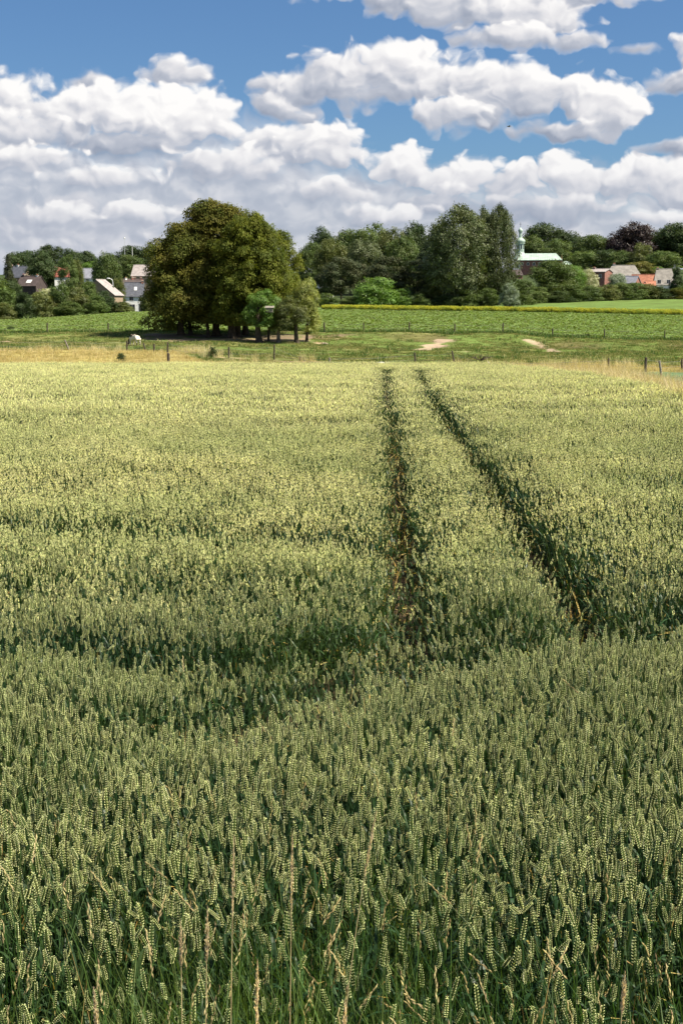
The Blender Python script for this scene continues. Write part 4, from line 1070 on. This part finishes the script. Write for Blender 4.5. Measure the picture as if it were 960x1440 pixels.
# farm on the right
house('tall red brick farm building with pale flat roof and white corner', 843, 400, 383, 379, 22, 7, M_BRICK, M_PINK, -28, name='farm_building', cat='farm building',
      win=(('f', -1.0, 1.9, .5, 1.0), ('f', .9, 3.4, .7, .9)), chim=((-.9, M_BRICK, .4),),
      parts=(('corner', lambda t, ze, zr, Lx, D: MB().box(-Lx - .03, -Lx + .3, -D - .03, -D + .3, -1.5, ze - .05, M_STONE).build('corner_strip', t)),))
house('barn with large light grey half hipped roof behind the brick farm building', 874, 425, 389, 374, 46, 11, M_BRICK, M_TAN, -10, hip=.16, name='barn', cat='barn', chim=((-.55, M_STONE, .5),))
house('lean-to shed with purple grey roof in front of the grey barn roof', 886, 405, 398, 389, 18, 5, M_BRICK, M_GREY, -30, name='shed', cat='shed')
house('long outbuilding with bright orange tiled roof', 902, 410, 399, 387, 30, 6, M_BRICK, M_ORANGE, -24, name='outbuilding', cat='farm building', win=(('f', 1.5, .8, .8, .9),))
house('small outbuilding with orange roof right of the long orange one', 913, 404, 402, 396, 12, 5, M_WHITE, M_ORANGE, -10, name='outbuilding', cat='farm building')
house('house with steep tan half hipped roof over a white wall at the right', 931, 410, 400, 379, 28, 9, M_WHITE, M_TAN, -8, hip=.13, win=(('f', -1.6, 1.2, .9, 1.0), ('f', 1.0, 1.2, .9, 1.0)), chim=((-.62, M_BRICKT, .3),))

# church with green copper roof
def church():
    Y = 560; x = xat(758, Y); z0 = gz(x, Y)
    t = empty('church', (x, Y, z0), R(-10), label='brick church with green copper roof and onion domed copper tower', cat='church')
    k = Y / 2000; ze = at(761, 366, Y).z - z0; zr = at(761, 357, Y).z - z0
    Lx = 29 * k; D = 4.6
    B = MB(); B.poly([(-Lx, -D, -2), (Lx, -D, -2), (Lx, D, -2), (-Lx, D, -2), (-Lx, -D, ze), (Lx, -D, ze), (Lx, D, ze), (-Lx, D, ze), (-Lx, 0, zr - .1), (Lx, 0, zr - .1)],
                     [(0, 1, 5, 4), (2, 3, 7, 6), (1, 2, 6, 9, 5), (3, 0, 4, 8, 7)], M_BRICK)
    B.build('wall', t)
    B = MB(); o = .5; hx = 2.2; sl = (zr - ze) / D; eo = ze - sl * o
    for sg in (-1, 1):
        e0 = Vector((-Lx - .4, sg * (D + o), eo)); e1 = Vector((Lx + .4, sg * (D + o), eo)); r0 = Vector((-Lx - .4, 0, zr)); r1 = Vector((Lx - hx, 0, zr)); up = Vector((0, 0, .2))
        B.poly([e0, e1, r1, r0, e0 + up, e1 + up, r1 + up, r0 + up], [(0, 3, 2, 1), (4, 5, 6, 7), (0, 1, 5, 4), (1, 2, 6, 5), (3, 0, 4, 7), (2, 3, 7, 6)], M_COPPER)
        for j in range(16):                                             # standing seams
            xx = -Lx + (2 * Lx - hx) * (j + .5) / 16
            B.tube([(xx, sg * (D + o), eo + .22), (xx, 0, zr + .22)], .05, M_COPPER, 4)
    B.poly([(Lx + .4, -D - o, eo + .2), (Lx + .4, D + o, eo + .2), (Lx - hx, 0, zr + .2)], [(0, 1, 2)], M_COPPER)
    B.build('roof', t)
    for j in range(7):
        mx = Matrix.Translation((-Lx + 1.3 + j * 2.25, -D, ze - 2.1))
        w = MB(); n = 10
        arc = [(math.cos(math.pi * q / n) * .55, math.sin(math.pi * q / n) * .55 + .75) for q in range(n + 1)]
        out = [(.55, 0)] + arc + [(-.55, 0)]; inn = [(p[0] * .72, max(.1, (p[1] - .1) * .86 + .1)) for p in out]
        vs = [mx @ Vector((p[0], -.08, p[1])) for p in out] + [mx @ Vector((p[0], -.08, p[1])) for p in inn]
        m_ = len(out); w.poly(vs, [(q, (q + 1) % m_, m_ + (q + 1) % m_, m_ + q) for q in range(m_)], M_STONE)
        wo_ = w.build('window', t)
        MB().poly([mx @ Vector((p[0], -.04, p[1])) for p in inn], [tuple(range(m_))], M_GLASS).build('pane', wo_)
    MB().box(-Lx - .06, -Lx + .55, -D - .06, -D + .5, -2, ze - .1, M_STONE).build('corner_strip', t)
    B = MB()                                                            # white verge of the west gable
    for sg in (-1, 1):
        B.tube([(-Lx - .5, sg * (D + o), eo), (-Lx - .5, 0, zr)], .22, M_STONE, 4)
    B.build('verge', t)
    # apse at the far end
    MB().lathe([(2.6, -2), (2.6, ze - 1.8)], M_BRICK, (Lx + 1.6, 0, 0), 16).build('apse', t)
    MB().lathe([(2.9, 0), (1.7, 1.0), (.1, 1.5)], M_COPPER, (Lx + 1.6, 0, ze - 1.8), 16).build('apse_roof', t)
    # tower on the west end
    rowz = lambda r_: at(731, r_, Y).z - z0
    tw = (-Lx + .2, 0)
    B = MB(); h = 1.35
    prof = [(3.1, rowz(364)), (2.5, rowz(360)), (1.75, rowz(356)), (1.5, rowz(354)), (1.5, rowz(342.5)), (1.85, rowz(342.3)), (1.85, rowz(341.5))]
    B.lathe(prof, M_COPPER, (*tw, 0), 8)
    tower = B.build('tower', t)
    for q in range(8):
        a = q * math.pi / 4 + math.pi / 8
        mx = Matrix.Translation((*tw, 0)) @ Matrix.Rotation(a, 4, 'Z')
        MB().box(1.36, 1.45, -.26, .26, rowz(350), rowz(344), M_GLASS, mx).build('opening', tower)
    MB().lathe([(1.7, rowz(341.4)), (1.95, rowz(339)), (1.75, rowz(337)), (1.1, rowz(335.2)), (.7, rowz(334))], M_COPPER, (*tw, 0), 16).build('dome', t, smooth=True)
    MB().lathe([(.6, rowz(334)), (.6, rowz(326.5)), (.85, rowz(326.3)), (.85, rowz(325.8))], M_COPPER, (*tw, 0), 8).build('lantern', t)
    MB().lathe([(.75, rowz(325.7)), (.95, rowz(323.7)), (.55, rowz(321.5)), (.1, rowz(319.5))], M_COPPER, (*tw, 0), 12).build('lantern_dome', t, smooth=True)
    c = MB(); zc = rowz(319.6)
    c.box(-.06, .06, -.06, .06, zc, zc + 2.0, M_SLATE, Matrix.Translation((*tw, 0))); c.box(-.45, -.062, -.05, .05, zc + 1.2, zc + 1.32, M_SLATE, Matrix.Translation((*tw, 0))); c.box(.062, .45, -.05, .05, zc + 1.2, zc + 1.32, M_SLATE, Matrix.Translation((*tw, 0)))
    c.build('cross', t)
church()
house('low brick house under the poplars left of the church', 723, 520, 387, 380, 14, 6, M_BRICK, M_BROWN, 10)

# ------------------------------------------------------------------ street lamp and masts
M_GALV = plain('galvanised_steel', (.62, .63, .63), .15, 3, .45, .5, metallic=.3)
M_DARKM = plain('dark_metal', (.09, .09, .10), .3, 3, .5)
def lamp():
    Y = 400; x = xat(160, Y); z0 = gz(x, Y); zt = at(160, 392, Y).z - z0
    t = empty('street_lamp', (x, Y, z0), label='white street lamp with a curved arm left of the white house', cat='street lamp')
    MB().tube([(0, 0, -.3), (0, 0, zt - 1.2), (-.12, 0, zt - .45), (-.45, 0, zt - .05), (-.9, 0, zt + .08)], [.14, .11, .09, .08, .07], M_GALV, 10).build('pole', t)
    MB().tube([(-.85, 0, zt + .06), (-1.05, 0, zt + .1), (-1.5, 0, zt + .12), (-1.7, 0, zt + .08)], [.1, .17, .17, .08], M_GALV, 10).build('lamp_head', t)
lamp()
Y = 600; x = xat(177.5, Y); z0 = gz(x, Y); zt = at(177, 336, Y).z - z0
t = empty('radio_mast', (x, Y, z0), label='thin grey mast topped by a small white lamp on the left skyline', cat='mast')
MB().tube([(0, 0, -1), (0, 0, zt)], [.16, .07], M_GALV, 8).build('pole', t); MB().lathe([(.05, 0), (.28, .15), (.28, .55), (.05, .7)], M_WHITE, (0, 0, zt), 10).build('lamp_head', t)
Y = 560; x = xat(188, Y); z0 = gz(x, Y); zt = at(188, 348, Y).z - z0
t = empty('flag_pole', (x, Y, z0), label='bare white pole in front of the dark domed tree', cat='pole')
MB().tube([(0, 0, -1), (0, 0, zt)], [.13, .10], M_WHITE, 8).build('pole', t); MB().lathe([(.05, 0), (.2, .12), (.05, .25)], M_WHITE, (0, 0, zt), 8).build('finial', t)

# ------------------------------------------------------------------ fences
M_POST = plain('weathered_wood', (.105, .085, .068), .5, 9, .95, .1, .5)
M_POSTG = plain('grey_weathered_wood', (.26, .23, .20), .45, 9, .95, .1, .5)
M_POSTP = plain('pale_new_wood', (.55, .50, .42), .3, 9, .9, .1, .4)
M_WIRE = plain('fence_wire', (.22, .21, .20), .2, 5, .5)
def fence(label, spec, h0=1.1):
    """spec: (px, top row or None, base row, lean x, material, label)"""
    pts = [hit(p[0], p[2], 97) if p[1] is not None else Vector((xat(p[0], p[2]), p[2], gz(xat(p[0], p[2]), p[2]))) for p in spec]
    t = empty('wire_fence', pts[0], label=label, cat='fence')
    tops = []
    for p, b_ in zip(spec, pts):
        h = (p[2] - p[1]) / 2000 * b_.y * 1.02 if p[1] is not None else h0 + random.uniform(-.08, .1)
        B = MB(); n = 9; r = random.uniform(.07, .095)
        top = Vector((p[3] * h, random.uniform(-.04, .04), h))
        B.tube([(0, 0, -.4), tuple(top * .3 + Vector((random.uniform(-.01, .01), 0, 0))), tuple(top * .7), tuple(top), tuple(top + Vector((.01, 0, .05)))], [r, r * .95, r, r * .9, r * .45], p[4], n)
        o = B.build('post', t, b_ - pts[0])
        if p[5]: o['label'] = p[5]
        tops.append((b_ - pts[0], top))
    for f in (.45, .85):
        B = MB()
        for (a, ta), (b_, tb) in zip(tops[:-1], tops[1:]):
            p0 = a + ta * f; p1 = b_ + tb * f
            gm = gz((p0.x + p1.x) / 2 + pts[0].x, (p0.y + p1.y) / 2 + pts[0].y) - pts[0].z
            mid = (p0 + p1) / 2; mid.z = max(mid.z - .12, gm + .25)
            B.tube([p0, mid, p1], .008, M_WIRE, 4, cap=False)
        B.build('wire', t)
    return t
fence('old wire fence with dark leaning posts between the wheat field and the pasture', [
    (-30, 478, 493, .05, M_POST, None), (98, 479, 493, -.42, M_POSTG, 'grey post leaning far to the left'), (179, 480, 494, 0, M_POST, None), (205, 483, 495, -.22, M_POST, 'dark post leaning to the left beside the cow'),
    (217, 485, 496, 0, M_POST, None), (236, 483, 499, .02, M_POST, None), (299, 490, 502, .03, M_POST, None), (322, 489, 505, .0, M_POST, None), (385.5, 486, 506, .02, M_POST, None), (422, 502, 509, 0, M_POST, None), (463.5, 504, 514, -.03, M_POSTG, None),
    (584, 497, 514, -.08, M_POST, None), (639, 495, 514, -.2, M_POST, 'dark post leaning to the left'), (686, 510, 520, 0, M_POSTP, 'short pale post'), (854.5, 505, 520, 0, M_POST, None), (906.5, 504, 524, .02, M_POST, None), (958, 506, 523, -.05, M_POST, None), (1040, 508, 527, 0, M_POST, None)])
po = hit(237, 512, 84)
t = empty('lone_post', po, label='short thick brown post standing alone at the far edge of the wheat', cat='post')
MB().tube([(0, 0, -.4), (.01, 0, .4), (0, 0, .85), (0, 0, .9)], [.13, .12, .13, .08], M_POST, 9).build('post', t)
po = hit(929, 530, 66)
t = empty('lone_post', po, label='leaning grey post in the tall tan grass at the right', cat='post')
MB().tube([(0, 0, -.4), (-.05, 0, .45), (-.14, 0, .95), (-.14, 0, 1.0)], [.07, .07, .065, .04], M_POSTG, 9).build('post', t)
fence('wire fence of thin dark posts along the edge of the leafy green crop', [
    (p, None, 184.6 + d, random.uniform(-.03, .03), M_POST, None) for p, d in ((-60, .2), (66, 0), (152, 0), (209, .1), (262, 0), (456, 0), (511, .1), (575, 0), (639, .1), (707, 0), (777, 0), (850, .1), (935, 0), (1010, 0))], 1.15)

# ------------------------------------------------------------------ cow
def cow():
    p = hit(189, 493.2, 140); p = Vector((xat(189, 160), 160, gz(xat(189, 160), 160)))
    # local frame: the animal faces -x (left), head down grazing; turned so that its rump is towards the camera
    V = [(0, 0, 1.0), (.42, 0, 1.06), (.78, 0, 1.12), (-.35, 0, 1.02), (-.72, 0, 1.05), (-.98, 0, .92), (-1.18, 0, .62), (-1.32, 0, .38), (-1.48, 0, .14),   # 0-8 spine, neck, muzzle
         (.80, .20, .82), (.70, .22, .58), (.86, .21, .38), (.80, .21, .05),      # hind left: hip, knee, hock, hoof
         (.80, -.20, .82), (.62, -.22, .60), (.78, -.21, .38), (.70, -.21, .05),  # hind right
         (-.62, .20, .80), (-.60, .20, .44), (-.62, .20, .05),                    # fore left
         (-.62, -.20, .80), (-.70, -.20, .44), (-.74, -.20, .05)]                 # fore right
    rad = [.40, .39, .30, .38, .34, .22, .16, .15, .085, .19, .13, .07, .055, .19, .13, .07, .055, .15, .085, .055, .15, .085, .055]
    E = [(0, 1), (1, 2), (0, 3), (3, 4), (4, 5), (5, 6), (6, 7), (7, 8), (2, 9), (9, 10), (10, 11), (11, 12), (2, 13), (13, 14), (14, 15), (15, 16), (4, 17), (17, 18), (18, 19), (4, 20), (20, 21), (21, 22)]
    me = bpy.data.meshes.new('body'); me.from_pydata(V, E, []); me.update()
    o = bpy.data.objects.new('body', me)
    t = empty('cow', p, R(-48), label='white cow with a dark head grazing beside a leaning fence post', cat='cow')
    o.parent = t; col.objects.link(o)
    m, tt, b = mat('cow_hide', .8, .2)
    tcn = tt.n('ShaderNodeTexCoord'); s_ = tt.n('ShaderNodeSeparateXYZ'); tt.link(tcn.outputs['Object'], s_.inputs[0])
    n_ = tt.noise(tcn.outputs['Object'], 1.6, 2, .4).outputs[0]
    head = tt.ramp(tt.math('ADD', s_.outputs[0], tt.math('MULTIPLY', n_, .3)), -.68, -.74)
    spots = tt.ramp(n_, .55, .58)
    tt.link(tt.mix(tt.math('MAXIMUM', head, spots), (.66, .58, .48), (.06, .040, .030)), b.inputs['Base Color'])
    me.materials.append(m)
    sk = o.modifiers.new('skin', 'SKIN'); sk.use_smooth_shade = True
    for i, v in enumerate(me.skin_vertices[0].data):
        v.radius = (rad[i], rad[i]); v.use_root = i == 0
    for i in (0, 1, 3): me.skin_vertices[0].data[i].radius = (rad[i] * .82, rad[i])
    o.modifiers.new('sub', 'SUBSURF').levels = 2; o.modifiers['sub'].render_levels = 2
    for sg in (-1, 1):
        t.scale = (.9, .9, .9); B = MB(); B.poly([(-1.12, sg * .12, .74), (-1.02, sg * .34, .76), (-1.05, sg * .30, .62), (-1.15, sg * .13, .62), (-1.08, sg * .22, .68)], [(0, 1, 4), (1, 2, 4), (2, 3, 4), (3, 0, 4)], M_DARKM); B.build('ear', t)
    MB().tube([(1.02, 0, 1.22), (1.13, 0, 1.05), (1.13, 0, .6), (1.10, .02, .38)], [.04, .03, .022, .05], m, 7).build('tail', t)
cow()

# nest box on the slim trunk, stones, dead branch, bird
bx = at(379, 397, 171.9)
t = empty('nest_box', Vector((xat(379, 165.6), 165.6, at(379, 439, 165.6).z)), label='weathered pinkish wooden box fixed among the leaves of the slim dark tree', cat='box')
MB().box(-.4, .4, -.3, .3, 0, .45, M_POSTG).build('box_body', t)
MB().poly([(-.55, -.4, .502), (.55, -.4, .502), (.55, .4, .502), (-.55, .4, .502), (-.55, 0, .72), (.55, 0, .72)], [(0, 1, 2, 3), (0, 1, 5, 4), (2, 3, 4, 5), (1, 2, 5), (3, 0, 4)], M_POSTG).build('box_lid', t)
def stone(px, row, w, h, label, m=M_STONE):
    p = hit(px, row, 90); n = 10; g_ = random.Random(px)
    B = MB(); vs = []; rings = [(.75, -.1), (1, .12), (.95, .5), (.6, .85), (.2, 1)]
    for r_, z in rings:
        for k in range(n): a = k * 2 * math.pi / n; q = r_ * (1 + g_.uniform(-.14, .14)); vs.append((math.cos(a) * q * w, math.sin(a) * q * w * .6, z * h))
    B.poly(vs, [(i * n + k, i * n + (k + 1) % n, (i + 1) * n + (k + 1) % n, (i + 1) * n + k) for i in range(4) for k in range(n)] + [tuple(4 * n + k for k in range(n))], m)
    tag(B.build('stone', None, p), label, 'stone')
stone(536, 512.5, .38, .22, 'long white stone lying in the grass left of the dark posts')
stone(545, 513, .22, .2, 'smaller white stone beside the long one')
stone(456, 485, .4, .25, 'pinkish boulder on the pasture right of the rightmost clump tree', plain('pink_stone', (.48, .36, .28), .3, 3))
def branch(px, row, w, label):
    p = hit(px, row, 90); B = MB(); g_ = random.Random(px)
    for k in range(9):
        a = g_.uniform(0, 6.28); L = w * g_.uniform(.4, 1); q = Vector((math.cos(a) * L, math.sin(a) * L, g_.uniform(.1, .5) * w))
        B.tube([(0, 0, .02), q * .5 + Vector((0, 0, .06)), q], [.045, .03, .01], M_POST, 5)
        for j in range(3): B.tube([q * .55, q * .55 + Vector((g_.uniform(-.3, .3), g_.uniform(-.3, .3), g_.uniform(0, .3))) * w], [.02, .006], M_POST, 4)
    tag(B.build('dead_branch', None, p), label, 'branch')
branch(676, 508, 1.3, 'tangled dead branch lying in the pasture right of the leaning post')
def weed(px, row, w, h, label, m=L_DARK):
    p = hit(px, row, 84)
    o = link('weed_bush', crown_mesh('weed_bush', 'bush', [m], lobes=14, leaves=900, leaf=.13, seed=int(px), lobe_r=.2), None, p, None, (w, w, h)); tag(o, label, 'weed')
weed(171, 510, .7, .75, 'single dark green weed in the straw coloured grass left of the lone post')
weed(299, 502, .9, .9, 'dark weed beside a fence post in front of the pasture clump')
weed(434, 470, 1.0, .8, 'dark green weed on the grass right of the clump', L_MID)
weed(15, 466, 1.2, .8, 'dark weed at the edge of the green crop at the left')
p = at(715, 178, 140); t = empty('bird', p, R(20), label='tiny dark bird flying in front of the middle cloud', cat='bird')
MB().tube([(-.2, 0, 0), (-.12, 0, .01), (0, 0, 0), (.14, 0, 0), (.24, 0, .01)], [.01, .04, .05, .03, .015], M_DARKM, 8).build('body', t)
for sg in (-1, 1): MB().poly([(-.08, sg * .03, .02), (.08, sg * .03, .02), (.05, sg * .22, .10), (0, sg * .40, .05), (-.06, sg * .22, .10), (-.08, sg * .03, .01), (.08, sg * .03, .01)], [(0, 1, 2, 4), (4, 2, 3)], M_DARKM).build('wing', t)

# ------------------------------------------------------------------ tall dry grass stalks standing above the near wheat
def dry_stalk(px_top, row_top, px_base, Yb_, label, L=.16, curve=.0):
    """px_top/row_top: the tip in the photo; the stalk rises from the ground below it"""
    xb = xat(px_base, Yb_); zb = gz(xb, Yb_); tip = at(px_top, row_top, Yb_ - .02)
    t = empty('dry_grass_stalk', (xb, Yb_, zb), label=label, cat='grass stalk', group='tall dry grass stalks in the near wheat')
    d = tip - Vector((xb, Yb_, zb)); n = 10
    f = lambda s: Vector((d.x * s ** (1.6 + curve), d.y * s, d.z * s))
    MB().tube([f(i / n) for i in range(n + 1)], [.0019 * (1 - .6 * i / n) for i in range(n + 1)], M_STRAW, 5).build('stem', t)
    B = PB(); H = d.length; s0 = 1 - L / H
    for i in range(46):
        s = s0 + (1 - s0) * i / 45; c = f(s); ax = (f(s + .01) - f(s)).normalized(); sw = math.sin(math.pi * min(1, (i + 4) / 46)) ** .7
        for q in range(3):
            a = rdir(U(0, 6.28)); B.bead(c + a * .0028 * sw * U(.3, 1.8), ax + a * U(.1, .6), .011, .0022 * (.5 + .6 * sw), 0)
    o = link('seed_head', B.mesh('seed_head', [M_SEED]), t)
    return t
M_STRAW = plain('straw', (.62, .48, .24), .3, 30, .7)
M_SEED = leafmat('seed_head', (.82, .68, .44), (.72, .58, .36), .25, .2, .7, patch=9)
dry_stalk(529, 1141, 462, 3.35, 'tallest dry grass stalk with a long tan seed head bending right, right of the middle', .17, .7)
dry_stalk(411, 1174, 398, 3.3, 'upright dry grass stalk with a thin brownish seed head left of the tallest one', .19)
dry_stalk(329, 1176, 306, 3.25, 'dry grass stalk with a narrow seed head, third to the left of the tallest one', .2)
dry_stalk(362, 1352, 343, 2.62, 'low dry stalk with a cream seed head near the bottom of the picture', .13)
dry_stalk(485, 1408, 474, 2.45, 'dry stalk whose tan seed head just rises from the bottom edge', .1)
dry_stalk(292, 1276, 268, 2.8, 'dry stalk with a bent tan head left of the low cream one', .12, .5)
dry_stalk(254, 1296, 240, 2.8, 'thin dry stalk with a pinkish tan head in the bottom left', .10, .3)
dry_stalk(878, 1368, 877, 2.6, 'straight dry stalk with a small tan head at the bottom right', .08)
dry_stalk(132, 1390, 148, 2.5, 'short dry stalk with a cream head leaning left at the bottom left', .1)
